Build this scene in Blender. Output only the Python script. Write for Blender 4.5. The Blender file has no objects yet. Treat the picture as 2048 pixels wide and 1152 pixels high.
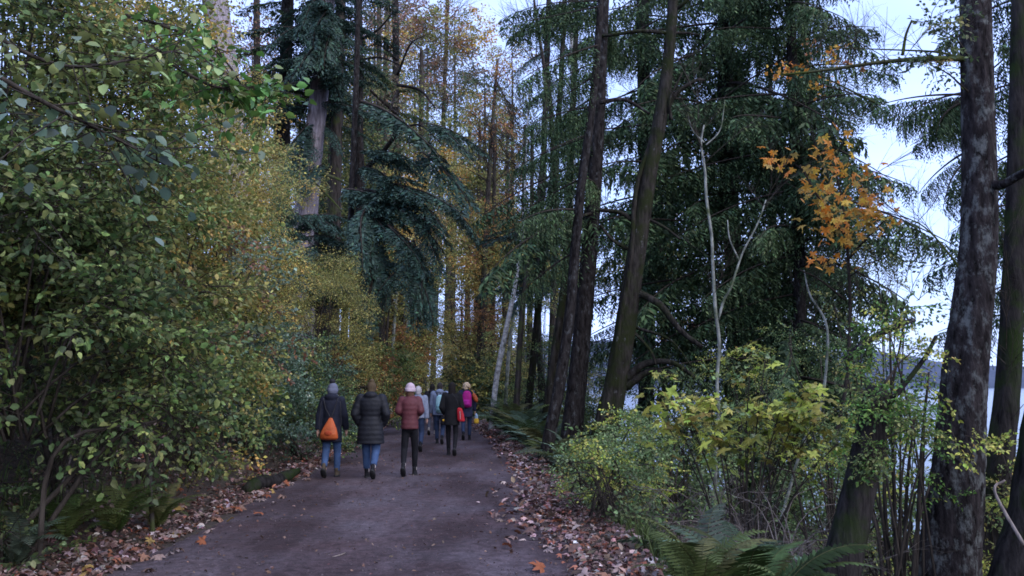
import bpy, math, random
import numpy as np
from mathutils import Matrix
R = math.radians
rng = np.random.default_rng(7)
random.seed(7)
scene = bpy.context.scene
COL = scene.collection

# ------------------------------------------------------------------ camera, sky, sun, exposure
F = 1704.0                 # focal length in photo pixels (2048 wide)
PITCH = R(6.5)
CAMZ = 1.65
cam_d = bpy.data.cameras.new("camera")
cam_d.sensor_width = 36.0
cam_d.lens = 36.0 * F / 2048.0
cam_d.clip_start = 0.05
cam_d.clip_end = 9000
cam = bpy.data.objects.new("camera", cam_d)
cam.location = (0, 0, CAMZ)
cam.rotation_euler = (R(90) + PITCH, 0, 0)
COL.objects.link(cam)
scene.camera = cam

SUN_EL, SUN_ROT = R(38), R(138)
world = bpy.data.worlds.new("World")
scene.world = world
world.use_nodes = True
wn, wl = world.node_tree.nodes, world.node_tree.links
wn.clear()
sky = wn.new("ShaderNodeTexSky"); sky.sky_type = 'NISHITA'; sky.sun_disc = False
sky.sun_elevation = SUN_EL; sky.sun_rotation = SUN_ROT; sky.air_density = 1.0; sky.dust_density = 1.6; sky.ozone_density = 3.0
bg = wn.new("ShaderNodeBackground"); bg.inputs[1].default_value = 0.14
out = wn.new("ShaderNodeOutputWorld")
tc = wn.new("ShaderNodeTexCoord")
mp = wn.new("ShaderNodeMapping"); mp.inputs['Scale'].default_value = (1.0, 1.0, 2.6)
nz = wn.new("ShaderNodeTexNoise"); nz.inputs['Scale'].default_value = 2.2; nz.inputs['Detail'].default_value = 5; nz.inputs['Roughness'].default_value = .55
cr = wn.new("ShaderNodeValToRGB"); cr.color_ramp.elements[0].position = .38; cr.color_ramp.elements[1].position = .66
mx = wn.new("ShaderNodeMix"); mx.data_type = 'RGBA'
mx.inputs[7].default_value = (3.6, 4.7, 8.8, 1)     # high thin cloud
wl.new(tc.outputs['Generated'], mp.inputs[0]); wl.new(mp.outputs[0], nz.inputs[0]); wl.new(nz.outputs[0], cr.inputs[0])
mm = wn.new("ShaderNodeMath"); mm.operation = 'MULTIPLY_ADD'; mm.inputs[1].default_value = -.45; mm.inputs[2].default_value = .9
wl.new(cr.outputs[0], mm.inputs[0])
wl.new(mm.outputs[0], mx.inputs[0]); wl.new(sky.outputs[0], mx.inputs[6]); wl.new(mx.outputs[2], bg.inputs[0]); wl.new(bg.outputs[0], out.inputs[0])

sun_d = bpy.data.lights.new("sun", 'SUN')
sun_d.energy = 1.5; sun_d.angle = R(70); sun_d.color = (1.0, .93, .84)
sun = bpy.data.objects.new("sun", sun_d)
# high soft light from behind the camera, to the right
sun.rotation_euler = (R(90) - SUN_EL, 0, R(180) - SUN_ROT)
COL.objects.link(sun)

scene.view_settings.view_transform = 'Standard'
scene.view_settings.look = 'None'
scene.view_settings.exposure = .95
scene.view_settings.gamma = 1.0
scene.view_settings.use_curve_mapping = False
scene.render.engine = 'CYCLES'
cy = scene.cycles
cy.use_denoising = True
try: cy.denoiser = 'OPENIMAGEDENOISE'
except Exception: pass
cy.max_bounces = 5; cy.diffuse_bounces = 3; cy.glossy_bounces = 2; cy.transmission_bounces = 3; cy.transparent_max_bounces = 4
cy.caustics_reflective = False; cy.caustics_refractive = False
cy.filter_width = 1.7

# ------------------------------------------------------------------ helpers
def at(px, py, Y):
    """point on the sight line through photo pixel (px, py) at distance Y ahead"""
    u, v = (px - 1024) / F, (576 - py) / F
    dy = math.cos(PITCH) - math.sin(PITCH) * v
    dz = math.sin(PITCH) + math.cos(PITCH) * v
    return np.array([u / dy * Y, Y, CAMZ + dz / dy * Y])
def px2m(p, Y): return p / F * Y

CX_Y = [-30, 7.4, 15.6, 24.5, 40, 60, 75, 95, 130]
CX_X = [-1.0, -1.38, -1.74, -2.3, -3.75, -5.0, -6.3, -10, -24]
def cx(y): return np.interp(y, CX_Y, CX_X)
def hw(y): return np.interp(y, [0, 7.4, 40, 80], [2.3, 2.25, 1.85, 1.5])
WATER = -2.2
def smooth(t): t = np.clip(t, 0, 1); return t * t * (3 - 2 * t)
def G(x, y):
    x = np.asarray(x, float); y = np.asarray(y, float)
    d = x - cx(y); w = hw(y)
    dl = -d - w; dr = d - w
    n = .09 * np.sin(x * 1.7 + y * .9) * np.sin(y * 1.3 - x * .6) + .05 * np.sin(x * 4.1 + 1.3 * y) * np.sin(3.3 * y)
    sl = np.interp(y, [5, 14, 30], [.45, .8, .95])
    up = np.where(dl > .7, np.minimum(sl * (dl - .7), 7.6 + .02 * dl), 0)
    up = up + .06 * smooth(dl / .7)
    dn = np.where(dr > .5, -.72 * (dr - .5), 0); dn = np.maximum(dn, -4.5); shelf = -1.6 - .05 * dr - 2.5 * smooth((dr - 8) / 1.5) - 3 * (1 - smooth(1 - (np.abs(y - 27) - 9) / 4)); dn = np.maximum(dn, shelf)
    dn = dn + .06 * np.exp(-((dr - .3) / .25) ** 2)
    out_ = np.maximum(dl, dr)
    z = np.where(d < 0, up, dn) + n * smooth(out_ / 1.2)
    return np.where(out_ < -.15, -.03, z)
def g(x, y): return float(G(x, y))

class Geo:
    """collects vertices, faces and a colour per vertex, and links them as ONE mesh object"""
    def __init__(s): s.V = []; s.Fc = []; s.C = []; s.n = 0
    def add(s, V, Fs, C=None):
        V = np.asarray(V, float)
        if C is None: C = np.ones((len(V), 3))
        C = np.asarray(C, float)
        if C.ndim == 1: C = np.tile(C, (len(V), 1))
        if not isinstance(Fs, list): Fs = [Fs]
        s.V.append(V); s.C.append(C)
        for f in Fs: s.Fc.append(np.asarray(f, np.int64) + s.n)
        s.n += len(V)
    def mesh(s, name, mat, sm=False):
        me = bpy.data.meshes.new(name)
        if s.n:
            V = np.concatenate(s.V); C = np.concatenate(s.C)
            me.vertices.add(len(V)); me.vertices.foreach_set('co', V.astype(np.float32).ravel())
            li = np.concatenate([f.ravel() for f in s.Fc])
            ct = np.concatenate([np.full(len(f), f.shape[1]) for f in s.Fc])
            me.loops.add(len(li)); me.loops.foreach_set('vertex_index', li.astype(np.int32))
            me.polygons.add(len(ct)); me.polygons.foreach_set('loop_start', np.concatenate([[0], np.cumsum(ct)[:-1]]).astype(np.int32))
            if sm: me.polygons.foreach_set('use_smooth', np.ones(len(ct), bool))
            a = me.attributes.new('col', 'FLOAT_COLOR', 'POINT')
            a.data.foreach_set('color', np.concatenate([C, np.ones((len(C), 1))], 1).astype(np.float32).ravel())
            me.update(calc_edges=True)
        me.materials.append(mat)
        return me
    def build(s, name, mat, parent=None, sm=False, **kw):
        return link(name, s.mesh(name, mat, sm), parent, **kw)
def link(name, data, parent=None, loc=None, **kw):
    o = bpy.data.objects.new(name, data)
    COL.objects.link(o)
    if parent is not None:
        o.parent = parent
        if loc is None and not kw.pop('local', False): o.location = -parent.location  # geometry is in world coordinates
    kw.pop('local', None)
    if loc is not None: o.location = loc
    for k, v in kw.items(): o[k] = v
    return o
def thing(name, loc, label, cat, group=None, rz=0):
    o = bpy.data.objects.new(name, None); COL.objects.link(o)
    o.empty_display_size = .2
    o.location = [float(c) for c in loc]; o.rotation_euler = (0, 0, rz)
    o['label'] = label; o['category'] = cat
    if group: o['group'] = group
    return o

def tube(path, rad, n=8, jit=0, cap=True, flat=None, uvz=False):
    P = np.asarray(path, float); k = len(P); rad = np.broadcast_to(np.asarray(rad, float), (k,))
    T = np.gradient(P, axis=0); T /= np.linalg.norm(T, axis=1)[:, None] + 1e-9
    up = np.array([0, 1., 0]) if abs(T[0, 2]) > .7 else np.array([0, 0, 1.])
    A = np.cross(T, up); A /= np.linalg.norm(A, axis=1)[:, None] + 1e-9
    B = np.cross(A, T)
    th = np.linspace(0, 2 * np.pi, n, endpoint=False)
    rr = rad[:, None] * np.ones((1, n))
    if jit:
        ph = rng.uniform(0, 6, 4); ii = np.arange(k)[:, None]
        rr = rr * (1 + jit * (.5 * np.sin(th * 3 + ph[0] + ii * .11) + .35 * np.sin(th * 7 + ph[1] - ii * .07) + .9 * (rng.random((k, n)) - .5)))
    V = P[:, None] + rr[..., None] * (np.cos(th)[None, :, None] * A[:, None] + np.sin(th)[None, :, None] * B[:, None])
    V = V.reshape(-1, 3)
    i = np.arange(k - 1)[:, None] * n; j = np.arange(n)[None]
    j2 = (j + 1) % n
    Q = np.stack([i + j, i + j2, i + n + j2, i + n + j], -1).reshape(-1, 4)
    Fs = [Q]
    if cap:
        V = np.vstack([V, P[0], P[-1]])
        a, b = k * n, k * n + 1; jj = np.arange(n); jk = (jj + 1) % n
        Fs.append(np.vstack([np.stack([np.full(n, a), jk, jj], 1), np.stack([np.full(n, b), (k - 1) * n + jj, (k - 1) * n + jk], 1)]))
    return V, Fs
def curve(pts, n):
    """Catmull-Rom through pts"""
    P = np.asarray(pts, float); m = len(P)
    if m == 2: return P[0] + (P[1] - P[0]) * np.linspace(0, 1, n)[:, None]
    E = np.vstack([2 * P[0] - P[1], P, 2 * P[-1] - P[-2]])
    t = np.linspace(0, m - 1, n); i = np.minimum(t.astype(int), m - 2); u = (t - i)[:, None]
    a, b, c, d = E[i], E[i + 1], E[i + 2], E[i + 3]
    return .5 * (2 * b + (c - a) * u + (2 * a - 5 * b + 4 * c - d) * u ** 2 + (3 * b - a - 3 * c + d) * u ** 3)
def rotm(yaw, pitch, roll):
    cy_, sy = math.cos(yaw), math.sin(yaw); cp, sp = math.cos(pitch), math.sin(pitch); c, s_ = math.cos(roll), math.sin(roll)
    Rz = np.array([[cy_, -sy, 0], [sy, cy_, 0], [0, 0, 1]]); Ry = np.array([[cp, 0, -sp], [0, 1, 0], [sp, 0, cp]]); Rx = np.array([[1, 0, 0], [0, c, -s_], [0, s_, c]])
    return Rz @ Ry @ Rx

# ------------------------------------------------------------------ materials
def newmat(name):
    m = bpy.data.materials.new(name); m.use_nodes = True
    nt = m.node_tree; b = nt.nodes['Principled BSDF']
    return m, nt.nodes, nt.links, b
def N(nd, t, **kw):
    n = nd.new('ShaderNode' + t)
    for k, v in kw.items(): setattr(n, k, v)
    return n
def noise(nd, lk, scale, detail=4, rough=.55, vec=None, stretch=None):
    t = N(nd, 'TexNoise'); t.inputs['Scale'].default_value = scale; t.inputs['Detail'].default_value = detail; t.inputs['Roughness'].default_value = rough
    if vec is None: vec = N(nd, 'TexCoord').outputs['Object']
    if stretch:
        mpn = N(nd, 'Mapping'); mpn.inputs['Scale'].default_value = stretch; lk.new(vec, mpn.inputs[0]); vec = mpn.outputs[0]
    lk.new(vec, t.inputs['Vector'])
    return t
def ramp(nd, lk, fac, stops):
    r = N(nd, 'ValToRGB'); e = r.color_ramp.elements
    while len(e) < len(stops): e.new(.5)
    for q, (p, c) in zip(e, stops): q.position = p; q.color = (*c, 1) if len(c) == 3 else c
    lk.new(fac, r.inputs[0]); return r
def mixc(nd, lk, fac, a, b, mode='MIX'):
    m = N(nd, 'Mix', data_type='RGBA', blend_type=mode)
    for sock, v in ((m.inputs[0], fac), (m.inputs[6], a), (m.inputs[7], b)):
        if hasattr(v, 'links'): lk.new(v, sock)
        else: sock.default_value = v if not isinstance(v, tuple) or len(v) == 4 else (*v, 1)
    return m.outputs[2]
def bump(nd, lk, h, strength, dist, b):
    bp = N(nd, 'Bump'); bp.inputs['Strength'].default_value = strength; bp.inputs['Distance'].default_value = dist
    lk.new(h, bp.inputs['Height']); lk.new(bp.outputs[0], b.inputs['Normal'])

def leaf_mat(name, rough=.5, trans=.35, spec=.35):
    m, nd, lk, b = newmat(name)
    at_ = N(nd, 'Attribute'); at_.attribute_name = 'col'
    t = noise(nd, lk, 30, 2)
    c = mixc(nd, lk, 1.0, at_.outputs['Color'], ramp(nd, lk, t.outputs[0], [(.3, (.75, .75, .75)), (.7, (1.2, 1.2, 1.2))]).outputs[0], 'MULTIPLY')
    lk.new(c, b.inputs['Base Color']); b.inputs['Roughness'].default_value = rough; b.inputs['Specular IOR Level'].default_value = spec
    if trans:
        tr = N(nd, 'BsdfTranslucent'); ms = N(nd, 'MixShader'); ms.inputs[0].default_value = trans
        lk.new(c, tr.inputs[0]); lk.new(b.outputs[0], ms.inputs[1]); lk.new(tr.outputs[0], ms.inputs[2])
        lk.new(ms.outputs[0], nd['Material Output'].inputs[0])
    return m
def bark_mat(name, dark, light, moss=None, lichen=None, stretch=(1, 1, .18), sc=14, bs=.7, mossamt=.5, lamt=.62):
    m, nd, lk, b = newmat(name)
    n1 = noise(nd, lk, sc, 6, .65, stretch=stretch)
    c = ramp(nd, lk, n1.outputs[0], [(.35, dark), (.62, light)]).outputs[0]
    n2 = noise(nd, lk, 2.2, 4, .6)
    if moss:
        f = ramp(nd, lk, n2.outputs[0], [(mossamt - .08, (0, 0, 0)), (mossamt + .08, (1, 1, 1))]).outputs[0]
        c = mixc(nd, lk, f, c, moss)
    if lichen:
        n3 = noise(nd, lk, 9, 9, .72, stretch=(1, 1, .55))
        f = ramp(nd, lk, n3.outputs[0], [(lamt - .05, (0, 0, 0)), (lamt + .07, (1, 1, 1))]).outputs[0]
        c = mixc(nd, lk, f, c, lichen)
    lk.new(c, b.inputs['Base Color']); b.inputs['Roughness'].default_value = .95; b.inputs['Specular IOR Level'].default_value = .05
    bump(nd, lk, n1.outputs[0], bs, .04, b)
    return m
def cloth_mat(name, colr, rough=.85, sc=120, var=.25, spec=.15):
    m, nd, lk, b = newmat(name)
    n1 = noise(nd, lk, sc, 3); n2 = noise(nd, lk, 7, 3)
    lo = tuple(v * (1 - var) for v in colr); hi = tuple(min(1, v * (1 + var)) for v in colr)
    c = ramp(nd, lk, n2.outputs[0], [(.3, lo), (.7, hi)]).outputs[0]
    lk.new(c, b.inputs['Base Color']); b.inputs['Roughness'].default_value = rough; b.inputs['Specular IOR Level'].default_value = spec
    bump(nd, lk, n2.outputs[0], .5, .03, b)
    return m

M_leaf = leaf_mat('broad_leaf', .5, .38, .28)
M_glossleaf = leaf_mat('glossy_leaf', .38, .25, .5)
M_needle = leaf_mat('needle', .7, .12, .12)
M_dry = leaf_mat('dry_leaf', .75, .12, .2)
M_frond = leaf_mat('fern_green', .65, .25, .12)
M_grass = leaf_mat('grass_blade', .6, .3, .2)
M_twig = bark_mat('twig_bark', (.02, .017, .015), (.06, .05, .042))
M_twigmoss = bark_mat('mossy_twig_bark', (.035, .035, .018), (.10, .10, .05), moss=(.06, .075, .02))
M_bark_dark = bark_mat('dark_bark', (.006, .005, .005), (.032, .028, .027), lichen=(.075, .078, .08), lamt=.60, stretch=(1, 1, .35), bs=1.)
M_bark_black = bark_mat('black_wet_bark', (.008, .007, .007), (.035, .031, .03), moss=(.02, .03, .01), mossamt=.56, bs=1.)
M_bark_moss = bark_mat('mossy_bark', (.009, .008, .007), (.042, .037, .032), moss=(.020, .024, .010), lichen=(.15, .15, .155), mossamt=.53, bs=1., lamt=.66)
M_bark_grey = bark_mat('grey_lichen_bark', (.007, .006, .006), (.042, .035, .035), lichen=(.12, .125, .12), stretch=(1, 1, .3), sc=16, lamt=.56, bs=1.)
M_bark_cedar = bark_mat('cedar_bark', (.11, .09, .098), (.34, .30, .325), stretch=(1, 1, .06), sc=22)
M_bark_pale = bark_mat('pale_alder_bark', (.09, .095, .085), (.30, .31, .28), moss=(.06, .075, .035), mossamt=.56, sc=9, stretch=(1, 1, .5), bs=.3)
M_bark_white = bark_mat('white_alder_bark', (.22, .22, .22), (.62, .62, .62), moss=(.08, .09, .05), mossamt=.64, sc=7, stretch=(1, 1, 1.6), bs=.3)
M_bark_brown = bark_mat('brown_bark', (.018, .015, .014), (.07, .06, .055), moss=(.06, .07, .03), mossamt=.6)

# ------------------------------------------------------------------ foliage templates
def frame_of(d, n):
    d = d / np.linalg.norm(d); s_ = np.cross(d, n); s_ /= np.linalg.norm(s_) + 1e-9
    return d, s_, np.cross(s_, d)
def leaf_oval(L=1., W=.62, fold=.12):
    V = np.array([[0, 0, 0], [.28 * L, -.5 * W, fold * L * .6], [.68 * L, -.38 * W, fold * L * .4], [L, 0, -.1 * L], [.68 * L, .38 * W, fold * L * .4], [.28 * L, .5 * W, fold * L * .6]])
    return V, [[0, 1, 2, 3], [0, 3, 4, 5]]
def leaf_diamond(L=1., W=.5):
    V = np.array([[0, 0, 0], [.45 * L, -.5 * W, .06 * L], [L, 0, -.06 * L], [.45 * L, .5 * W, .06 * L]])
    return V, [[0, 1, 2, 3]]
def maple_outline(simple=False):
    if simple:
        return [(r * math.cos(R(a)), r * math.sin(R(a))) for a, r in zip([0, 26, 55, 88, 125, 165], [1., .45, .92, .5, .72, .2])]
    ang = [0, 14, 24, 38, 52, 66, 82, 100, 125, 150, 172]
    rad = [1.0, .72, .42, .62, .92, .55, .40, .68, .74, .38, .16]
    pts = [(r * math.cos(R(a)), r * math.sin(R(a))) for a, r in zip(ang, rad)]
    return pts
def maple_leaf(cup=.12, seed=0, simple=False):
    """lobed leaf, unit size, stalk at the origin, tip towards +X"""
    r_ = random.Random(seed); p = maple_outline(simple)
    P = [(x, y) for x, y in p] + [(x, -y) for x, y in reversed(p[1:])]
    V = [[0, 0, 0]] + [[x + .18, y, -cup * (x * x + y * y) + r_.uniform(-.06, .06) * (1 + cup * 3)] for x, y in P]
    n = len(P)
    return np.array(V) * .55, [[0, i + 1, (i + 1) % n + 1] for i in range(n)]
class Tpl:
    """spray template: woody twigs + leaves with ids"""
    def __init__(s): s.w = Geo(); s.LV = []; s.LF = []; s.Lid = []; s.n = 0; s.nl = 0; s.far = False
    def leaf(s, shape, pos, d, nrm, size):
        V, Fx = shape; d, sd, nn = frame_of(d, nrm)
        W = pos + size * (V[:, :1] * d + V[:, 1:2] * sd + V[:, 2:3] * nn)
        s.LV.append(W); s.LF.append(np.array(Fx) + s.n); s.Lid.append(np.full(len(V), s.nl)); s.n += len(V); s.nl += 1
    def fin(s):
        s.LV = np.concatenate(s.LV); s.LF = np.concatenate(s.LF); s.Lid = np.concatenate(s.Lid)
        if s.w.n:
            s.WV = np.concatenate(s.w.V); s.WF = np.concatenate([f for f in s.w.Fc])
        else: s.WV = None
        return s
def rv(a=1.): return rng.normal(0, a, 3)
def broad_spray(shape, size, nside=7, L=1., per=4, droop=.25, tilt=.45, updir=1.):
    t = Tpl()
    k = 4; xs = np.linspace(0, 1, k)
    ax = np.stack([xs * L, .06 * np.sin(xs * 5 + rng.uniform(0, 6)) * L, L * (.12 * xs - droop * xs ** 2)], 1)
    V, Fs = tube(ax, np.linspace(.009, .003, k), 3, cap=False); t.w.add(V, Fs[:1])
    for i in range(nside):
        f = .12 + .8 * i / nside + rng.uniform(-.03, .03); p0 = np.array([np.interp(f, xs, ax[:, q]) for q in range(3)])
        sd = 1 if i % 2 else -1
        d = np.array([.6, sd * rng.uniform(.6, 1.1), rng.uniform(-.25, .25)]); d /= np.linalg.norm(d)
        l = L * rng.uniform(.25, .5) * (1.1 - .5 * f)
        tw = np.stack([p0, p0 + d * l * .5, p0 + d * l + np.array([0, 0, -.12 * l])])
        V, Fs = tube(tw[[0, 2]], [.004, .002], 3, cap=False); t.w.add(V, Fs[:1])
        for j in range(per):
            u = (j + .6) / per; p = tw[0] + (tw[2] - tw[0]) * u + rv(.012)
            ld = d + rv(.55) + np.array([0, 0, -.3]); nn = np.array([0, 0, updir]) + rv(tilt)
            t.leaf(shape, p, ld, nn, size * rng.uniform(.65, 1.25))
    for j in range(4):
        t.leaf(shape, ax[-1 - j % 2] + rv(.01), np.array([1., 0, -.3]) + rv(.5), np.array([0, 0, 1.]) + rv(tilt), size * rng.uniform(.7, 1.2))
    return t.fin()
def needle_bough(L=3., hang=.6, nst=26, seglen=.075, w=.026, blen=.8, curl=.2, ndl=.40):
    """conifer bough along +X with drooping side sprays"""
    t = Tpl(); sh = leaf_diamond(1, ndl)
    k = 12; xs = np.linspace(0, 1, k); yw = .05 * np.sin(xs * 4 + rng.uniform(0, 6)) * L
    ax = np.stack([xs * L, yw, L * (.10 * xs - curl * xs ** 2)], 1)
    V, Fs = tube(ax, np.linspace(.03, .006, k), 4, cap=False); t.w.add(V, Fs[:1])
    for i in range(nst):
        for sd in (-1, 1):
            f = .06 + .94 * (i + rng.uniform(-.3, .3)) / nst; f = min(max(f, .02), 1)
            p = np.array([np.interp(f, xs, ax[:, q]) for q in range(3)])
            l = blen * (1.05 - .75 * f) * (.35 + 1.3 * min(f * 3, 1) * .5) * rng.uniform(.6, 1.2)
            d = np.array([.55, sd * rng.uniform(.5, 1.), -hang * rng.uniform(.3, 1.1)]); d /= np.linalg.norm(d)
            n = max(3, int(l / seglen)); q = p.copy(); pts = [p.copy()]
            for j in range(n):
                q = q + d * seglen; d = d + np.array([0, 0, -hang * .13]) + rv(.06); d /= np.linalg.norm(d); pts.append(q.copy())
                s_ = np.cross(d, [0, 0, 1.]); s_ /= np.linalg.norm(s_) + 1e-9
                tap = 1.15 - .6 * j / n
                for e in (-1, 1):
                    t.leaf(sh, q, d * .75 + e * s_ * .75 + rv(.15), np.array([0, 0, 1.]) + rv(.35), seglen * 1.9 * tap * rng.uniform(.7, 1.2))
    return t.fin()
def bare_twigs(L=2.2, n=8, up=.5):
    t = Geo()
    def rec(p, d, l, r, lv):
        k = (4, 3, 2)[lv]; pts = [p]
        for _ in range(k - 1):
            d = d + rv(.09) + np.array([0, 0, .04 * up]); d /= np.linalg.norm(d); pts.append(pts[-1] + d * l / (k - 1))
        V, Fs = tube(pts, np.linspace(r, r * .45, k), 3, cap=False); t.add(V, Fs[:1])
        if lv < 2:
            m = n if lv == 0 else 3
            for i in range(m):
                f = rng.uniform(.15, 1); q = np.array(pts[min(int(f * (k - 1)), k - 2)]) ; q = q + (np.array(pts[min(int(f * (k - 1)) + 1, k - 1)]) - q) * (f * (k - 1) % 1)
                rec(q, d + rv(.5) + np.array([.1, 0, .25 * up]), l * rng.uniform(.3, .5), r * .5, lv + 1)
    rec(np.zeros(3), np.array([1., 0, .1]), L, .014, 0)
    return np.concatenate(t.V), np.concatenate(t.Fc)

OV = leaf_oval(); DM = leaf_diamond(1, .6)
T_broad = [broad_spray(OV, .095, nside=8, per=5) for _ in range(5)]
T_bfar = [broad_spray(leaf_diamond(1, .75), .092, nside=8, per=5) for _ in range(5)]
T_small = [broad_spray(DM, .055, nside=9, per=5, L=.9) for _ in range(5)]
T_far = [broad_spray(DM, .16, nside=9, per=4, L=1.6, tilt=.8) for _ in range(4)]
for t_ in T_far + T_small + T_bfar: t_.far = True
T_maple = [broad_spray(maple_leaf(.1, i), .20, nside=7, per=2, L=1.3) for i in range(3)]
T_hem = [needle_bough(3., 1.9, 34, .075, blen=1.35, ndl=.33) for _ in range(5)]
T_fir = [needle_bough(2.2, .6, 34, .07, blen=.75, curl=.3) for _ in range(5)]
T_bare = [bare_twigs() for _ in range(5)]

# palettes (base colours)
PAL = dict(
 green=[(.12, .18, .055), (.085, .135, .045), (.17, .22, .07), (.21, .235, .075)],
 bright=[(0.112, 0.225, 0.045), (0.090, 0.180, 0.045), (0.165, 0.270, 0.060)],
 dark=[(.055, .085, .036), (.075, .11, .042), (.11, .14, .055)],
 olive=[(.20, .215, .065), (.26, .25, .085), (.14, .17, .055), (.32, .28, .09)],
 yolive=[(.32, .29, .09), (.24, .23, .075), (.42, .34, .09)],
 gold=[(.60, .38, .10), (.48, .29, .07), (.34, .26, .08), (.66, .46, .15)],
 orange=[(.72, .31, .05), (.60, .22, .035), (.78, .44, .08)],
 rust=[(0.240, 0.120, 0.078), (0.180, 0.102, 0.072), (0.312, 0.168, 0.096)],
 rustorange=[(.32, .15, .06), (.22, .11, .06), (.40, .20, .06)],
 blue=[(.055, .098, .058), (.075, .125, .075), (.11, .165, .11)],
 paleblue=[(.15, .22, .16), (.095, .15, .10), (.20, .27, .20)],
 lime=[(.38, .44, .08), (.28, .36, .06), (.46, .46, .10), (.50, .43, .11)],
 palegreen=[(0.172, 0.241, 0.092), (0.115, 0.184, 0.069), (0.230, 0.299, 0.138)],
 hem=[(.040, .068, .036), (.055, .092, .045), (.08, .12, .055)],
 firb=[(.030, .058, .047), (.042, .074, .060), (.055, .092, .072)],
 hem2=[(.07, .11, .05), (.045, .07, .035), (.10, .14, .065)],
 firb2=[(.058, .10, .077), (.038, .07, .05), (.034, .053, .044)],
 rust2=[(.16, .125, .08), (.115, .095, .06), (.20, .15, .09)],
 pathleaf=[(.14, .08, .06), (.10, .06, .05), (.20, .13, .10)],
 ferndark=[(.026, .045, .014), (.020, .036, .012), (.036, .052, .018)],
 fern=[(.050, .072, .022), (.038, .058, .020), (.07, .088, .028)],
 thicket=[(.26, .25, .075), (.34, .30, .09), (.17, .18, .06), (.38, .30, .09)],
 litter=[(.21, .13, .115), (.14, .08, .068), (.29, .20, .185), (.08, .045, .036), (.36, .28, .27), (.21, .08, .05), (.10, .065, .055)],
 brownt=[(.12, .085, .06), (.16, .12, .095), (.09, .065, .05)],
)
def cols(pal, n, var=.36):
    P = np.array(PAL[pal]); c = P[rng.integers(0, len(P), n)]
    return np.clip(c * np.exp(rng.normal(0, var, (n, 1))) * np.exp(rng.normal(0, .07, (n, 3))), 0, .75)

def place(crown, wood, t, pos, M, s, pal, wcol=None):
    V = t.LV @ M.T * s + pos
    crown.add(V, t.LF, cols(pal, t.nl)[t.Lid])
    if wood is not None and t.WV is not None and not t.far: wood.add(t.WV @ M.T * s + pos, t.WF)

def clump(crown, wood, c, r, n, tpls, scale, pal, pal2=None, p2=.15, out=.8, flat=.7, pal3=None):
    """sprays spread through an ellipsoid of foliage, pointing outwards"""
    if rng.random() < .22 and pal2: pal, pal2 = pal2, pal
    for i in range(n):
        d = rv(1.); d /= np.linalg.norm(d); rr = rng.uniform(.25, 1) ** .6
        p = c + d * r * rr * .82
        h = d * np.array([1, 1, flat]); yaw = math.atan2(h[1], h[0]) + rng.normal(0, .5)
        pit = math.asin(max(-.9, min(.9, h[2] * .7))) + rng.normal(0, .25) - .1
        u = rng.random(); pl = pal if u > p2 or pal2 is None else (pal2 if (pal3 is None or u > p2 * .4) else pal3)
        M = rotm(yaw, pit, rng.normal(0, .5)); sc = scale * rng.uniform(.7, 1.25)
        place(crown, wood if c[1] < 13.5 else None, tpls[rng.integers(len(tpls))], p - M[:, 0] * sc * .45, M, sc, pl)

def limb(gw, p0, p1, r0, r1, sag=0., n=9, sides=6, jit=.12):
    p0, p1 = np.array(p0, float), np.array(p1, float); l = np.linalg.norm(p1 - p0)
    mid = [p0 + (p1 - p0) * f + rv(.035 * l) * (1 if 0 < f < 1 else 0) + np.array([0, 0, sag * l * 4 * f * (1 - f)]) for f in (0, .33, .66, 1)]
    V, Fs = tube(curve(mid, n), np.linspace(r0, r1, n), sides, jit); gw.add(V, Fs)

def trunk_geo(pts, Y, widths, sides=14, jit=.1, base_flare=1.25, step=.25, dy=None):
    """trunk through photo pixels at distance Y; runs down into the ground"""
    P = [at(px, py, Y if dy is None else Y + dy[i]) for i, (px, py) in enumerate(pts)]; W = [px2m(w, Y) / 2 for w in widths]
    gz = g(P[0][0], P[0][1])
    if P[0][2] > gz - .1:
        d = (P[0] - P[1]) / max(P[0][2] - P[1][2], -99) if False else None
        q = P[0].copy(); sl = (P[1] - P[0]) / (P[1][2] - P[0][2]); q = P[0] + sl * .5 * (gz - P[0][2]); q[2] = gz
        gz2 = g(q[0], q[1]); q[2] = gz2 + .05
        fl = q.copy(); fl[2] -= .35
        if P[0][2] - q[2] > .5: P = [fl, q] + P; W = [W[0] * base_flare * 1.35, W[0] * base_flare] + W
        else: P = [fl] + P; W = [W[0] * base_flare] + W
    P = np.array(P); L = np.linalg.norm(np.diff(P, axis=0), axis=1).sum(); n = max(8, int(L / step))
    C = curve(P, n); Wi = np.interp(np.linspace(0, len(P) - 1, n), np.arange(len(P)), W)
    V, Fs = tube(C, Wi, sides, jit)
    return C, Wi, V, Fs
def on(C, Wi, z):
    i = int(np.argmin(np.abs(C[:, 2] - z))); return C[i], Wi[i]

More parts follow.
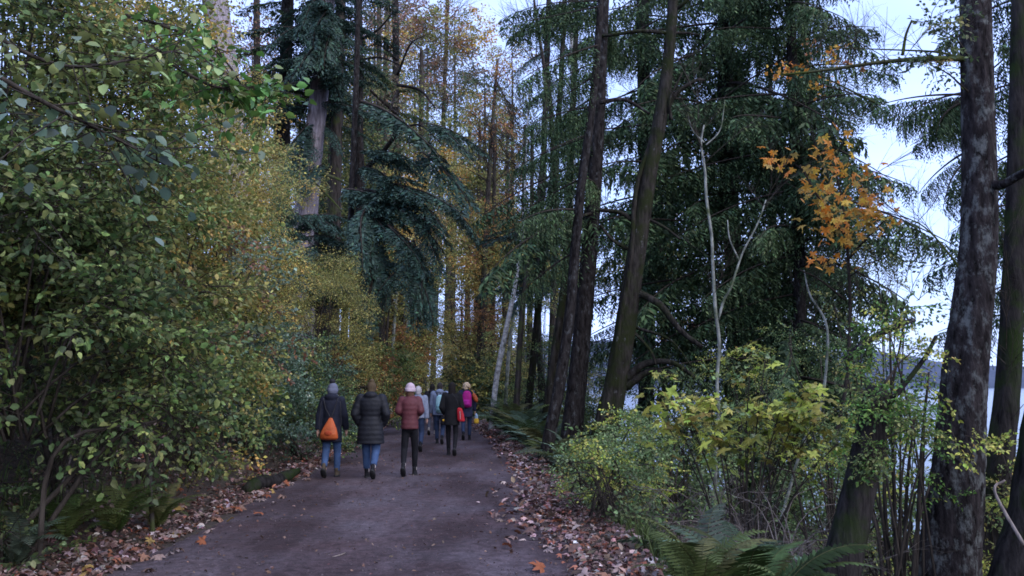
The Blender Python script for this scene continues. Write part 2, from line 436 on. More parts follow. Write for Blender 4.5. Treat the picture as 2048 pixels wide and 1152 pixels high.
# ------------------------------------------------------------------ the setting
def ground():
    xs = np.concatenate([np.linspace(-400, -30, 14), np.linspace(-29, -9, 40), np.linspace(-8.6, 8, 84), np.linspace(8.6, 60, 26)])
    ys = np.concatenate([np.linspace(-60, -4, 10), np.linspace(-3, 30, 115), np.linspace(30.6, 90, 60), np.linspace(95, 500, 16)])
    X, Y = np.meshgrid(xs, ys); Z = G(X, Y)
    Z = np.where(X > 20, -4.5, Z)
    V = np.stack([X, Y, Z], -1).reshape(-1, 3); nx = len(xs)
    i = (np.arange(len(ys) - 1)[:, None] * nx + np.arange(nx - 1)[None]).ravel()
    Q = np.stack([i, i + 1, i + nx + 1, i + nx], 1)
    m, nd, lk, b = newmat('forest_soil')
    n1 = noise(nd, lk, 3.0, 6, .65); n2 = noise(nd, lk, 22, 5, .6)
    c = ramp(nd, lk, n1.outputs[0], [(.3, (.022, .018, .014)), (.55, (.05, .036, .026)), (.72, (.045, .05, .02))]).outputs[0]
    c = mixc(nd, lk, ramp(nd, lk, n2.outputs[0], [(.5, (0, 0, 0)), (.62, (.7, .7, .7))]).outputs[0], c, (.11, .065, .045))
    lk.new(c, b.inputs['Base Color']); b.inputs['Roughness'].default_value = .95
    bump(nd, lk, n2.outputs[0], .8, .06, b)
    q = Geo(); q.add(V, Q); q.build('ground', m, sm=True, kind='structure')
    # path
    ys = np.concatenate([np.linspace(-12, 25, 260), np.linspace(25.3, 110, 160)]); k = 46
    u = np.linspace(-1, 1, k)
    wv = 1 + .03 * np.sin(ys * 1.9) + .025 * np.sin(ys * .83 + 2) + .02 * rng.random(len(ys))
    X = cx(ys)[:, None] + u[None] * (hw(ys) * wv + .12)[:, None]; Yg = ys[:, None] + 0 * X
    Z = .03 * (1 - u[None] ** 4) - .02 + .006 * np.sin(X * 6 + Yg * 2.3) * np.sin(Yg * 4.1) + rng.normal(0, .0025, X.shape)
    V = np.stack([X, Yg, Z], -1).reshape(-1, 3)
    i = (np.arange(len(ys) - 1)[:, None] * k + np.arange(k - 1)[None]).ravel(); Q = np.stack([i, i + 1, i + k + 1, i + k], 1)
    m, nd, lk, b = newmat('gravel_path')
    n1 = noise(nd, lk, .8, 5, .6); n2 = noise(nd, lk, 45, 4, .7); n3 = noise(nd, lk, 9, 5, .65)
    c = ramp(nd, lk, n1.outputs[0], [(.35, (.085, .058, .060)), (.65, (.098, .082, .090))]).outputs[0]
    edge = ramp(nd, lk, noise(nd, lk, .45, 4, .6, stretch=(1.6, .5, 1)).outputs[0], [(.42, (.34, .25, .24)), (.58, (1, 1, 1))]).outputs[0]
    c = mixc(nd, lk, .8, c, edge, 'MULTIPLY')
    c = mixc(nd, lk, 1.0, c, ramp(nd, lk, n3.outputs[0], [(.3, (.5, .48, .48)), (.7, (1.35, 1.35, 1.4))]).outputs[0], 'MULTIPLY')
    c = mixc(nd, lk, 1.0, c, ramp(nd, lk, n2.outputs[0], [(.3, (.55, .55, .55)), (.58, (1.15, 1.1, 1.12)), (.74, (2.3, 2.1, 2.2))]).outputs[0], 'MULTIPLY')
    lk.new(c, b.inputs['Base Color']); b.inputs['Roughness'].default_value = .85; b.inputs['Specular IOR Level'].default_value = .25
    bump(nd, lk, n2.outputs[0], .7, .012, b)
    q = Geo(); q.add(V, Q); q.build('path', m, sm=True, kind='structure')
    # lake
    m, nd, lk, b = newmat('lake_water')
    n1 = noise(nd, lk, .9, 5, .6, stretch=(.6, 1.6, 1)); n2 = noise(nd, lk, 6, 3, .6, stretch=(.6, 1.4, 1))
    b.inputs['Base Color'].default_value = (.02, .035, .05, 1); b.inputs['Roughness'].default_value = .12; b.inputs['IOR'].default_value = 1.33
    b.inputs['Specular IOR Level'].default_value = .9
    bump(nd, lk, n1.outputs[0], .35, .12, b)
    q = Geo(); q.add([[-1.5, -200, WATER], [4000, -200, WATER], [4000, 6000, WATER], [-1.5, 6000, WATER]], np.array([[0, 1, 2, 3]])); q.build('lake', m, kind='structure')
    # far shore hills
    m, nd, lk, b = newmat('haze_tinted_wooded_hill')
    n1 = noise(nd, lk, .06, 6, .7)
    c = ramp(nd, lk, n1.outputs[0], [(.35, (.035, .05, .085)), (.65, (.06, .075, .115))]).outputs[0]  # blue of the distance haze painted into the hill's own colour
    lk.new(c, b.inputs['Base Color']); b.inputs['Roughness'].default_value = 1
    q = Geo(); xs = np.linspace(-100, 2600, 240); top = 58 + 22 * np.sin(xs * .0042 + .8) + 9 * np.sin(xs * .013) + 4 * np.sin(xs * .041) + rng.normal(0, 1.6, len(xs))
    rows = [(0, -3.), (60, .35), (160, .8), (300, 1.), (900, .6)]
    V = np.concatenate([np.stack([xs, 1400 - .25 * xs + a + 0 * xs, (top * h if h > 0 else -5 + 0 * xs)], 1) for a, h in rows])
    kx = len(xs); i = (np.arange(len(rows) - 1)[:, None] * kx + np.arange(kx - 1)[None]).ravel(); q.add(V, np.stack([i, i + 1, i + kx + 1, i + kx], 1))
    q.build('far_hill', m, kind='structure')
ground()

# ------------------------------------------------------------------ left bank: leafy shrubs
def shrub(x, y, h, r, label, clumps=10, pal='green', pal2='olive', pal3=None, p2=.3, tpl=None, scale=.7, nsp=26, zmin=.15, lean=(0, 0), group=None, name='leafy_shrub', nst=6, cr=.28, side=None, mat=None, cat='shrub'):
    gz = g(x, y); root = thing(name, (x, y, gz), label, cat, group)
    crown, tw, st = Geo(), Geo(), Geo()
    base = np.array([x, y, gz])
    cs = []
    for i in range(clumps):
        f = (i + .5) / clumps; z = zmin + (1 - zmin) * (f ** .85)
        a = i * 2.4 + rng.uniform(-.4, .4) if side is None else side + rng.normal(0, .9)
        rr = r * math.sqrt(max(.05, 1 - (max(z - .45, 0) / .6) ** 2)) * rng.uniform(.45, .95)
        c = base + np.array([math.cos(a) * rr + lean[0] * z * h, math.sin(a) * rr + lean[1] * z * h, z * h])
        c[2] = max(c[2], g(c[0], c[1]) + .3)
        cs.append(c)
        rad = r * cr * rng.uniform(.7, 1.35) + .2
        clump(crown, tw, c, np.array([rad, rad, rad * .7]), nsp, (T_bfar if (tpl is T_broad or tpl is None) and y > 11 else (tpl or T_broad)), scale, pal, pal2, p2, pal3=pal3)
    for i in range(nst):
        c = cs[(i * 7) % len(cs)]; b0 = base + np.array([rng.normal(0, .12), rng.normal(0, .12), -.1])
        mid = base + (c - base) * .5 + np.array([0, 0, .12 * h]) + rv(.1)
        C = curve([b0, mid, c], 10); V, Fs = tube(C, np.linspace(.03, .01, 10), 6, .1); st.add(V, Fs)
    for c in cs:
        k = rng.integers(3, 8); b0 = base + np.array([rng.normal(0, .2), rng.normal(0, .2), .3 * h])
        V, Fs = tube(curve([b0, (b0 + c) / 2 + np.array([0, 0, .1 * h]), c], 8), np.linspace(.016, .007, 8), 4, .1); st.add(V, Fs)
    st.build('stem', M_twig, root, sm=True)
    tw.build('twig', M_twig, root, kind='stuff')
    crown.build('crown', mat or M_leaf, root)
    return root

# wall of shrubs along the bank (x from the photo position and distance)
def W(px, Y): return (px - 1024) / F * Y
shrub(W(40, 7.6), 7.6, 3.6, 1.5, 'dark green broad-leaved shrub at the far left of the bank, beside the dark hollow', pal='green', pal2='dark', p2=.4, clumps=14, zmin=.3, scale=.75)
shrub(W(150, 9.5), 9.5, 5.4, 1.6, 'tall green shrub with low grey-green leaves above the dark hollow in the bank', pal='green', pal2='olive', p2=.45, clumps=17, zmin=.25, scale=.75)
shrub(W(-60, 8.6), 8.6, 5.8, 1.8, 'tall dark green shrub cut by the left edge of the picture', pal='green', pal2='dark', clumps=15, zmin=.3)
shrub(W(290, 11.5), 11.5, 4.2, 1.7, 'olive green bushy shrub behind the leaning dead stick', pal='olive', pal2='green', pal3='gold', clumps=17, zmin=.12)
shrub(W(230, 13), 13, 6.6, 2.0, 'tall olive shrub high on the bank with a few amber leaves near its top', pal='olive', pal2='yolive', pal3='gold', p2=.45, clumps=18, zmin=.35)
shrub(W(60, 12.5), 12.5, 8.2, 2.3, 'tallest green shrub of the left bank, reaching out of the top of the picture', pal='green', pal2='olive', pal3='gold', p2=.4, clumps=18, zmin=.35)
shrub(W(395, 13.5), 13.5, 4.4, 1.6, 'blue-green and brownish shrub left of the walker with the orange bag', pal='olive', pal2='paleblue', pal3='rust', p2=.3, clumps=13, zmin=.2)
shrub(W(400, 15.5), 15.5, 6.6, 1.9, 'yellow-olive small-leaved shrub in the middle of the bank', pal='yolive', pal2='olive', pal3='gold', p2=.45, clumps=17, zmin=.3, tpl=T_small, nsp=32, scale=.8)
shrub(W(472, 17), 17, 5.0, 1.4, 'golden yellow shrub glowing at the edge of the bank', pal='gold', pal2='yolive', p2=.35, clumps=14, zmin=.42, tpl=T_small, nsp=32, scale=.75)
shrub(W(455, 20), 20, 5.6, 1.9, 'pale yellow-green shrub above the golden one', pal='yolive', pal2='palegreen', p2=.3, clumps=15, zmin=.45, tpl=T_small, nsp=34, scale=.9)
shrub(W(300, 18), 18, 6.0, 2.4, 'green and amber shrub tree high behind the shrub wall', pal='olive', pal2='gold', p2=.22, clumps=18, zmin=.4, nsp=28)
shrub(W(500, 16), 16, 2.4, 1.25, 'low blue-green shrub spilling over the bank behind the fallen log', pal='blue', pal2='paleblue', p2=.35, clumps=12, zmin=.12, scale=.6, nsp=28)
shrub(W(590, 18), 18.5, 2.5, 1.15, 'low blue-green leafy shrub just left of the first walker', pal='blue', pal2='green', p2=.4, clumps=12, zmin=.12, scale=.6, nsp=28)
shrub(W(590, 20), 22, 4.8, 1.6, 'olive-green shrub with yellow tips behind the first walker', pal='olive', pal2='yolive', p2=.4, clumps=14, zmin=.25, tpl=T_small, nsp=30)
shrub(W(655, 26), 26, 4.9, 1.7, 'yellow-green arching shrub under the hanging fir bough', pal='yolive', pal2='olive', p2=.5, clumps=14, zmin=.3, tpl=T_small, nsp=30, scale=.9)
shrub(W(665, 22.5), 22.5, 1.9, .95, 'small pale green shrub between the first and second walkers', pal='blue', pal2='palegreen', p2=.4, clumps=9, zmin=.12, scale=.55)
shrub(W(725, 29), 29, 3.0, 1.4, 'rust and green shrub behind the second walker', pal='green', pal2='rustorange', p2=.4, clumps=11, zmin=.15, scale=.8)
shrub(W(770, 36), 36, 3.2, 1.6, 'dark green shrub with brown leaves behind the walker in maroon', pal='green', pal2='olive', p2=.3, clumps=10, zmin=.12, scale=.9)
shrub(W(790, 46), 46, 4.6, 2.0, 'olive shrub where the path narrows in the distance', pal='thicket', pal2='rustorange', p2=.3, clumps=11, zmin=.12, tpl=T_far, scale=.8, nsp=22)

# ------------------------------------------------------------------ conifers
_bm = {}
def bough_mesh(t, pal):
    """one mesh per template and colouring, shared by all its boughs"""
    key = (id(t), pal)
    if key not in _bm:
        q = Geo(); q.add(t.WV, t.WF); q.add(t.LV, t.LF, cols(pal, t.nl, .3)[t.Lid])
        me = q.mesh('bough', M_twig); me.materials.append(M_needle)
        mi = np.zeros(len(me.polygons), np.int32); mi[len(t.WF):] = 1
        me.polygons.foreach_set('material_index', mi); _bm[key] = me
    return _bm[key]
def bough(root, p0, p1, tpl, pal, width=1.):
    """a bough from p0 to p1"""
    p0, p1 = np.array(p0), np.array(p1); d = p1 - p0; L = np.linalg.norm(d)
    t = tpl[rng.integers(len(tpl))]; Lt = t.WV[:, 0].max()
    yaw = math.atan2(d[1], d[0]); pit = math.asin(d[2] / L) + .10
    o = link('bough', bough_mesh(t, pal), root, local=True)
    o.location = [float(v) for v in p0 - np.array(root.location)]
    o.rotation_euler = Matrix(rotm(yaw, pit, rng.normal(0, .15)).tolist()).to_euler()
    s = L / Lt; o.scale = (s, s * width, max(s, .8))

def conifer(label, pts, Y, widths, bark, boughs=(), auto=None, tpl=None, pal='hem', sides=12, cat='conifer', name='conifer_tree', limbs=(), group=None, pal2=None, jit=.1):
    C, Wi, V, Fs = trunk_geo(pts, Y, widths, sides, jit)
    root = thing(name, (C[0][0], C[0][1], g(C[0][0], C[0][1])), label, cat, group)
    t = Geo(); t.add(V, Fs); t.build('trunk', bark, root, sm=True)
    if auto:
        z0, z1, n, l0, l1 = auto[:5]; bias = auto[5] if len(auto) > 5 else None; bw = auto[6] if len(auto) > 6 else .9
        for i in range(n):
            z = z0 + (z1 - z0) * (i + rng.random()) / n; p, w = on(C, Wi, z)
            a = i * 2.4 + rng.uniform(-.5, .5) if bias is None else bias + rng.normal(0, bw)
            l = (l0 + (l1 - l0) * (i / n)) * rng.uniform(.7, 1.2); dz = (rng.uniform(-.62, -.05) if tpl is T_hem else rng.uniform(-.42, .02)) * l
            bough(root, p, p + np.array([math.cos(a) * l, math.sin(a) * l, dz]), tpl, pal if rng.random() > .25 else {'hem': 'hem2', 'firb': 'firb2'}[pal])
    for (a, b_, *rest) in boughs:
        k = rest[0] if rest else 1
        A, B = at(*a), at(*b_)
        for j in range(k):
            o = rv(.25) if j else np.zeros(3)
            bough(root, A + (o * .3), B + o * 1.4, tpl, pal if rng.random() > .25 else {'hem': 'hem2', 'firb': 'firb2'}[pal])
    for lb in limbs:
        lg = Geo(); P = [at(*q) for q in lb[0]]; n = 14
        V, Fs = tube(curve(P, n), np.linspace(px2m(lb[1], Y) / 2, px2m(lb[2], Y) / 2, n), 8, .15); lg.add(V, Fs)
        lg.build('branch', lb[3] if len(lb) > 3 else bark, root, sm=True)
    return root, C, Wi

# right-hand side
conifer('left stem of the dark twin trunks beside the path ferns, leaning right', [(1092, 905), (1120, 760), (1140, 620), (1152, 480), (1163, 370), (1180, 250), (1192, 140), (1206, -60)], 18.5, [26, 23, 21, 20, 19, 17, 15, 12], M_bark_dark,
        auto=(4.5, 10.5, 8, 2.0, 2.4, R(190), .5), tpl=T_hem)
conifer('thick straight dark trunk between its slimmer leaning twin and the mossy trunk', [(1140, 890), (1156, 740), (1172, 580), (1187, 400), (1198, 230), (1206, 80), (1214, -80)], 20.5, [44, 37, 35, 32, 26, 20, 16], M_bark_dark,
        auto=(5.5, 12.5, 15, 3.0, 2.6, R(170), .9), tpl=T_hem,
        limbs=[([(1200, 205, 20), (1250, 200, 20), (1300, 228, 20.0)], 10, 5)])
conifer('large drooping hemlock standing behind the mossy leaning trunk', [(1475, 900), (1470, 600), (1455, 300), (1450, 0), (1445, -200)], 26, [40, 38, 34, 30, 26], M_bark_dark,
        auto=(1.4, 15.5, 72, 5.4, 4.2), tpl=T_hem)
conifer('slender drooping hemlock at the water\'s edge, left of the orange maple leaves', [(1590, 900), (1600, 600), (1590, 300), (1580, 0), (1575, -200)], 23, [26, 24, 22, 20, 18], M_bark_dark,
        auto=(1.4, 14, 58, 3.5, 3.2), tpl=T_hem)
conifer('dark fir with hanging boughs high between the twin trunks and the mossy trunk', [(1290, 900), (1295, 600), (1290, 300), (1285, 0), (1280, -200)], 30, [30, 30, 28, 26, 24], M_bark_dark,
        auto=(3, 17, 46, 3.6, 3.0), tpl=T_hem)
conifer('small dark fir with a round mass of boughs over the far end of the path', [(1085, 820), (1075, 600), (1085, 380), (1095, 100), (1100, -100)], 34, [14, 13, 12, 11, 10], M_bark_brown, auto=(5.0, 8.4, 16, 2.4, 2.0, R(190), 1.2), tpl=T_fir, pal='firb',
        boughs=[((1095, 100, 34), (1035, 140, 33)), ((1095, 180, 34), (1050, 215, 33)), ((1095, 60, 34), (1150, 110, 33)), ((1095, 0, 34), (1160, 60, 34))])
# left-hand side
conifer('big pale-barked cedar with a bare flaring trunk at the top of the bank', [(603, 500), (612, 420), (626, 300), (637, 200), (646, 110), (652, -40), (655, -160)], 34, [58, 46, 40, 38, 36, 34, 30], M_bark_cedar,
        auto=(13.2, 19.5, 26, 3.0, 2.6), tpl=T_fir, pal='firb', sides=18,
        boughs=[((620, 220, 34), (520, 240, 32.5), 2), ((620, 240, 34), (560, 330, 32.5), 2), ((600, 300, 34), (545, 370, 32), 2), ((650, 160, 34), (715, 190, 32.5), 2), ((650, 250, 34), (690, 300, 33)), ((650, 60, 34), (720, 90, 32.5), 2), ((640, 40, 34), (565, 70, 32.5), 2), ((640, 100, 34), (580, 160, 32), 3), ((655, 60, 33.6), (610, 120, 31.5), 3), ((650, 20, 33.6), (640, 110, 31.5), 3), ((640, 330, 33.8), (600, 375, 32), 2), ((655, 100, 33.6), (690, 160, 32), 3), ((640, 0, 33.6), (590, 60, 32), 3)],
        limbs=[([(612, 350, 33.6), (660, 352, 33), (720, 382, 32.2)], 8, 4, M_twigmoss), ([(614, 352, 33.6), (650, 385, 33), (700, 440, 32.5)], 5, 2.5, M_twigmoss)])
conifer('slimmer grey cedar trunk just right of the big pale cedar', [(668, 470), (672, 300), (678, 150), (684, -80)], 37, [26, 24, 22, 20], M_bark_brown, auto=(13, 19, 14, 2.4, 2.2), tpl=T_fir, pal='firb')
conifer('dark conifer trunk left of the big pale cedar', [(566, 500), (566, 300), (572, 100), (578, -100)], 36, [30, 28, 26, 24], M_bark_dark, auto=(12, 20, 22, 2.4, 2.4), tpl=T_fir, pal='hem')
conifer('broad pale trunk rising out of the leafy shrubs near the top left corner', [(470, 420), (455, 220), (440, 90), (428, -20), (420, -140)], 27, [70, 62, 56, 52, 50], M_bark_cedar, sides=18)
conifer('straight brown trunk with broken stubs, left of the rusty-leaved tree', [(722, 470), (718, 300), (718, 150), (716, -100)], 38, [20, 18, 17, 16], M_bark_dark, auto=(14, 19, 8, 1.8, 1.8), tpl=T_fir, pal='hem',
        limbs=[([(718, 350, 38), (760, 310, 37), (795, 265, 36)], 11, 8), ([(718, 120, 38), (760, 115, 37.5), (800, 130, 37)], 6, 3), ([(718, 80, 38), (755, 60, 37.5), (790, 20, 37)], 6, 3)])
conifer('dark trunk with long spidery bare branches in front of the rusty-leaved tree', [(800, 620), (798, 400), (792, 240), (792, 100), (788, -80)], 50, [16, 16, 15, 14, 13], M_bark_dark, auto=(16, 20, 7, 2.4, 2.0), tpl=T_fir, pal='hem',
        limbs=[([(795, 230, 42), (750, 190, 41), (735, 175, 41)], 6, 3), ([(795, 170, 42), (840, 180, 41), (870, 215, 40)], 6, 3), ([(795, 180, 42), (770, 240, 41), (735, 262, 41)], 5, 2), ([(795, 120, 42), (760, 90, 41), (730, 95, 41)], 5, 2), ([(795, 150, 42), (820, 90, 41), (850, 70, 41)], 5, 2), ([(797, 260, 42), (840, 250, 41), (880, 285, 40)], 5, 2)])
conifer('blue-green fir whose long bough hangs in tassels over the path', [(690, 620), (700, 480), (706, 330), (712, 180), (716, 40), (718, -80)], 30, [14, 13, 12, 12, 10, 9], M_bark_dark, tpl=T_fir, pal='firb',
        boughs=[((706, 400, 30), (820, 400, 28), 3), ((706, 380, 30), (870, 420, 27.5), 3), ((720, 420, 30), (800, 470, 27.5), 3), ((800, 385, 28.5), (905, 450, 26.8), 2), ((800, 420, 28), (890, 490, 27), 2), ((740, 420, 29), (745, 540, 27.5), 2),
                ((780, 450, 28), (850, 540, 27), 2), ((700, 500, 29.5), (730, 600, 28), 3), ((745, 480, 28.5), (745, 650, 27.5), 2), ((820, 480, 28), (862, 620, 27), 3), ((760, 370, 29), (850, 385, 27), 3), ((840, 430, 28), (885, 540, 27), 1),
                ((850, 300, 30), (930, 400, 27.5), 1), ((880, 400, 28), (965, 470, 27), 2), ((800, 540, 28), (760, 610, 27.5), 2), ((850, 540, 28), (860, 640, 27), 2), ((720, 300, 30), (850, 320, 28), 2), ((720, 330, 30), (820, 380, 28), 2), ((715, 200, 30), (900, 300, 28.5), 1), ((850, 250, 29.5), (950, 300, 28), 2), ((700, 520, 30), (800, 560, 28), 2)])
conifer('low blue-green cedar growing at the foot of the big pale cedar', [(640, 640), (636, 560), (632, 460), (630, 430)], 29, [14, 12, 8, 4], M_bark_brown, tpl=T_fir, pal='firb', auto=(4.5, 8.5, 34, 2.5, 1.2))
conifer('blue-green young cedar beside the golden shrub', [(575, 640), (570, 540), (566, 450), (565, 410)], 26, [12, 10, 7, 3], M_bark_brown, tpl=T_fir, pal='firb', auto=(4.6, 7.6, 26, 1.9, .8))

# ------------------------------------------------------------------ broadleaf trees
def tree(label, pts, Y, widths, bark, clumps=(), limbs=(), sides=10, cat='tree', name='broadleaf_tree', bare=(), group=None, mat=None, leafwood=True, jit=.1, link_l=True, bmat=None, step=.25):
    C, Wi, V, Fs = trunk_geo(pts, Y, widths, sides, jit, step=step)
    root = thing(name, (C[0][0], C[0][1], g(C[0][0], C[0][1])), label, cat, group)
    t = Geo(); t.add(V, Fs); t.build('trunk', bark, root, sm=True)
    crown, tw = Geo(), Geo()
    for (a, rpx, n, tpl, sc, pal, pal2) in clumps:
        c = at(*a)
        if tpl is T_far: n = int(n * 1.5)
        rx = px2m(rpx[0], a[2]); rz = px2m(rpx[1], a[2])
        clump(crown, tw, c, np.array([rx, min(rx, rz) * 1.1, rz]), n, tpl, sc, pal, pal2, .25)
        if link_l:
            p, w = on(C, Wi, c[2] - .4 * np.hypot(*(c - C[-1])[:2])); limb(tw, p, c, min(w * .5, .06 if Y > 12 else .014), .012 if Y > 12 else .005, .05)
    for (a, b_, n, spread, sc) in bare:
        A, B = at(*a), at(*b_); n = int(n * .62 + .5)
        for i in range(n):
            q = A + (B - A) * rng.random(); d = rv(spread) + np.array([0, 0, 1.])
            V, Fx = T_bare[rng.integers(len(T_bare))]; yaw = rng.uniform(0, 6.3); M = rotm(yaw, R(rng.uniform(30, 80)), rng.uniform(0, 6))
            tw.add(V @ M.T * sc * rng.uniform(.6, 1.3) + q, Fx)
    for lb in limbs:
        lg = Geo(); P = [at(*q) for q in lb[0]]; n = 16
        V, Fs = tube(curve(P, n), np.linspace(px2m(lb[1], Y) / 2, px2m(lb[2], Y) / 2, n), 8, .15); lg.add(V, Fs)
        lg.build('branch', lb[3] if len(lb) > 3 else bark, root, sm=True)
    if tw.n: tw.build('twig', bmat or M_twig, root, sm=True, kind='stuff')
    if crown.n: crown.build('crown', mat or M_leaf, root)
    return root, C, Wi

# the mossy leaning trunk
tree('mossy leaning trunk with curved mossy limbs and a pale right edge', [(1200, 905), (1228, 780), (1246, 680), (1262, 570), (1280, 460), (1298, 350), (1320, 240), (1334, 150), (1344, 40), (1352, -80)], 20,
     [56, 44, 42, 40, 36, 32, 29, 25, 22, 18], M_bark_moss, sides=18,
     limbs=[([(1275, 585, 20), (1320, 610, 19.6), (1360, 660, 19.4), (1405, 695, 19.2)], 16, 8), ([(1250, 760, 20), (1290, 728, 19.8), (1345, 725, 19.5), (1390, 755, 19.3)], 18, 6), ([(1250, 775, 20), (1300, 742, 19.8), (1350, 752, 19.5)], 18, 8),
             ([(1325, 240, 20), (1350, 190, 19.8), (1390, 162, 19.6), (1410, 160, 19.6)], 13, 5), ([(1335, 66, 20), (1280, 62, 20), (1225, 70, 20.2), (1200, 72, 20.4)], 9, 6), ([(1335, 66, 20), (1370, 66, 20), (1400, 70, 19.8)], 8, 4),
             ([(1268, 445, 20), (1240, 425, 20), (1192, 420, 20.2)], 9, 8), ([(1258, 500, 20), (1225, 480, 20), (1200, 450, 20.2)], 7, 6), ([(1300, 440, 20), (1330, 455, 19.8), (1360, 478, 19.6)], 7, 4),
             ([(1268, 665, 20), (1300, 700, 19.7), (1312, 730, 19.6)], 7, 4), ([(1272, 655, 20), (1340, 680, 19.6), (1385, 735, 19.4)], 7, 3),
             ([(1222, 790, 19.9), (1238, 660, 19.8), (1262, 520, 19.8), (1272, 380, 19.9), (1300, 290, 20)], 11, 9), ([(1342, 240, 19.9), (1340, 200, 19.8), (1365, 145, 19.7)], 8, 4), ([(1350, 20, 20), (1375, 0, 19.8), (1400, -30, 19.8)], 9, 6)])
tree('thin pale lichen-covered tree forking beside the lake', [(1432, 905), (1437, 830), (1434, 760), (1439, 690), (1431, 620), (1426, 540), (1423, 470), (1413, 400), (1410, 340), (1402, 290), (1408, 250)], 15, [8, 8, 7, 7, 7, 6.5, 6, 6, 5, 4, 3], M_bark_pale, sides=8,
     limbs=[([(1436, 640, 15), (1448, 600, 15), (1462, 575, 14.9), (1478, 525, 15), (1490, 495, 15), (1515, 448, 15), (1532, 400, 15)], 6, 2.5), ([(1478, 520, 15), (1460, 480, 15), (1455, 440, 15)], 4, 2), ([(1408, 285, 15), (1385, 260, 15), (1375, 225, 15)], 4, 2), ([(1412, 290, 15), (1440, 260, 15), (1450, 200, 15)], 3, 2)],
     bare=[((1410, 340, 15), (1390, 180, 15), 14, .3, .5), ((1510, 450, 15), (1545, 370, 15), 10, .3, .5), ((1430, 700, 15), (1424, 480, 15), 14, .3, .35)])
tree('thin pale stem bending left low over the lake', [(1600, 905), (1640, 820), (1655, 700), (1650, 640), (1620, 590), (1608, 540)], 15.5, [6, 6, 5, 5, 4, 2.5], M_bark_pale, sides=8, bare=[((1655, 740, 15.5), (1610, 560, 15.5), 16, .3, .4)])
# big near trunk on the right
tree('thick grey trunk with pale lichen patches, the nearest tree at the right', [(1892, 1190), (1905, 1050), (1918, 900), (1930, 760), (1945, 620), (1955, 500), (1958, 380), (1956, 200), (1952, 60), (1948, -80)], 9,
     [122, 104, 92, 84, 76, 70, 66, 62, 60, 58], M_bark_grey, sides=44, step=.05, jit=.06,
     limbs=[([(1955, 360, 9), (2000, 370, 8.8), (2050, 345, 8.6), (2100, 330, 8.4)], 20, 14), ([(1940, 118, 9), (1850, 118, 9), (1760, 125, 9.2), (1640, 142, 9.4), (1560, 150, 9.6)], 13, 4, M_twigmoss), ([(1938, 122, 9), (1880, 105, 9), (1800, 100, 9.2), (1640, 95, 9.5)], 6, 2, M_twigmoss),
             ([(1805, 110, 9.1), (1812, 70, 9.1), (1824, 40, 9)], 7, 4, M_twigmoss), ([(1935, 560, 9), (1900, 510, 9), (1850, 455, 9.1), (1800, 430, 9.2)], 6, 2, M_twigmoss), ([(1750, 205, 9.3), (1700, 180, 9.4), (1640, 150, 9.5)], 5, 3, M_twigmoss)],
     bare=[((1900, 118, 9), (1600, 140, 9.4), 22, .3, .32), ((1900, 520, 9), (1810, 430, 9.2), 10, .3, .35)],
     clumps=[((1885, 60, 8.6), (50, 80), 10, T_broad, .5, 'dark', 'olive'), ((1860, 130, 8.7), (40, 60), 6, T_broad, .45, 'dark', 'gold')])
tree('dark leaning stump of a broken trunk wrapped in green leaves', [(1672, 1190), (1700, 1060), (1722, 960), (1740, 870), (1752, 800), (1760, 778)], 8, [78, 68, 62, 56, 50, 40], M_bark_black, sides=36, step=.05, jit=.06, name='broken_trunk', cat='tree stump',
     limbs=[([(1760, 830, 8), (1800, 780, 7.9), (1850, 715, 7.9), (1872, 672, 7.9)], 12, 7)],
     clumps=[((1765, 810, 7.8), (60, 50), 22, T_broad, .38, 'bright', 'green'), ((1745, 900, 7.7), (44, 60), 16, T_broad, .34, 'green', 'bright'), ((1830, 860, 7.9), (50, 60), 16, T_broad, .36, 'bright', 'green'), ((1830, 700, 8), (50, 40), 8, T_broad, .34, 'bright', 'lime')])
tree('dark slanting trunk right of the thick lichen trunk', [(1965, 1190), (1990, 1020), (2005, 880), (2018, 760), (2025, 600), (2032, 400), (2036, 200), (2040, -60)], 10.5, [62, 54, 50, 46, 42, 38, 34, 30], M_bark_black, sides=16,
     bare=[((2010, 800, 10.4), (2020, 300, 10.4), 16, .3, .35)])
tree('black mossy trunk filling the bottom right corner', [(2030, 1200), (2062, 1050), (2085, 900), (2110, 700), (2130, 400), (2150, 0)], 8, [110, 92, 84, 76, 66, 60], M_bark_black, sides=18)
conifer('dark hemlock at the right edge with boughs hanging behind the lichen trunk', [(2120, 1100), (2110, 700), (2100, 300), (2095, -100)], 13, [50, 46, 40, 34], M_bark_dark, tpl=T_hem, pal='hem',
        auto=(2.5, 9.5, 40, 1.6, 2.0),
        boughs=[((2080, 160, 13), (1930, 200, 13), 1), ((1960, 200, 13.2), (1790, 240, 13.4), 2), ((1930, 200, 13.2), (1850, 240, 13.4), 3), ((1960, 180, 13.2), (1790, 230, 13.4), 2), ((1960, 300, 13.2), (1900, 380, 13.4), 3), ((2080, 330, 13), (2010, 420, 13), 3), ((2080, 450, 13), (2010, 560, 13), 2), ((1960, 270, 13.2), (1905, 330, 13.4), 1), ((2080, 230, 13), (1990, 270, 13)), ((2080, 20, 13), (1990, 60, 13))])
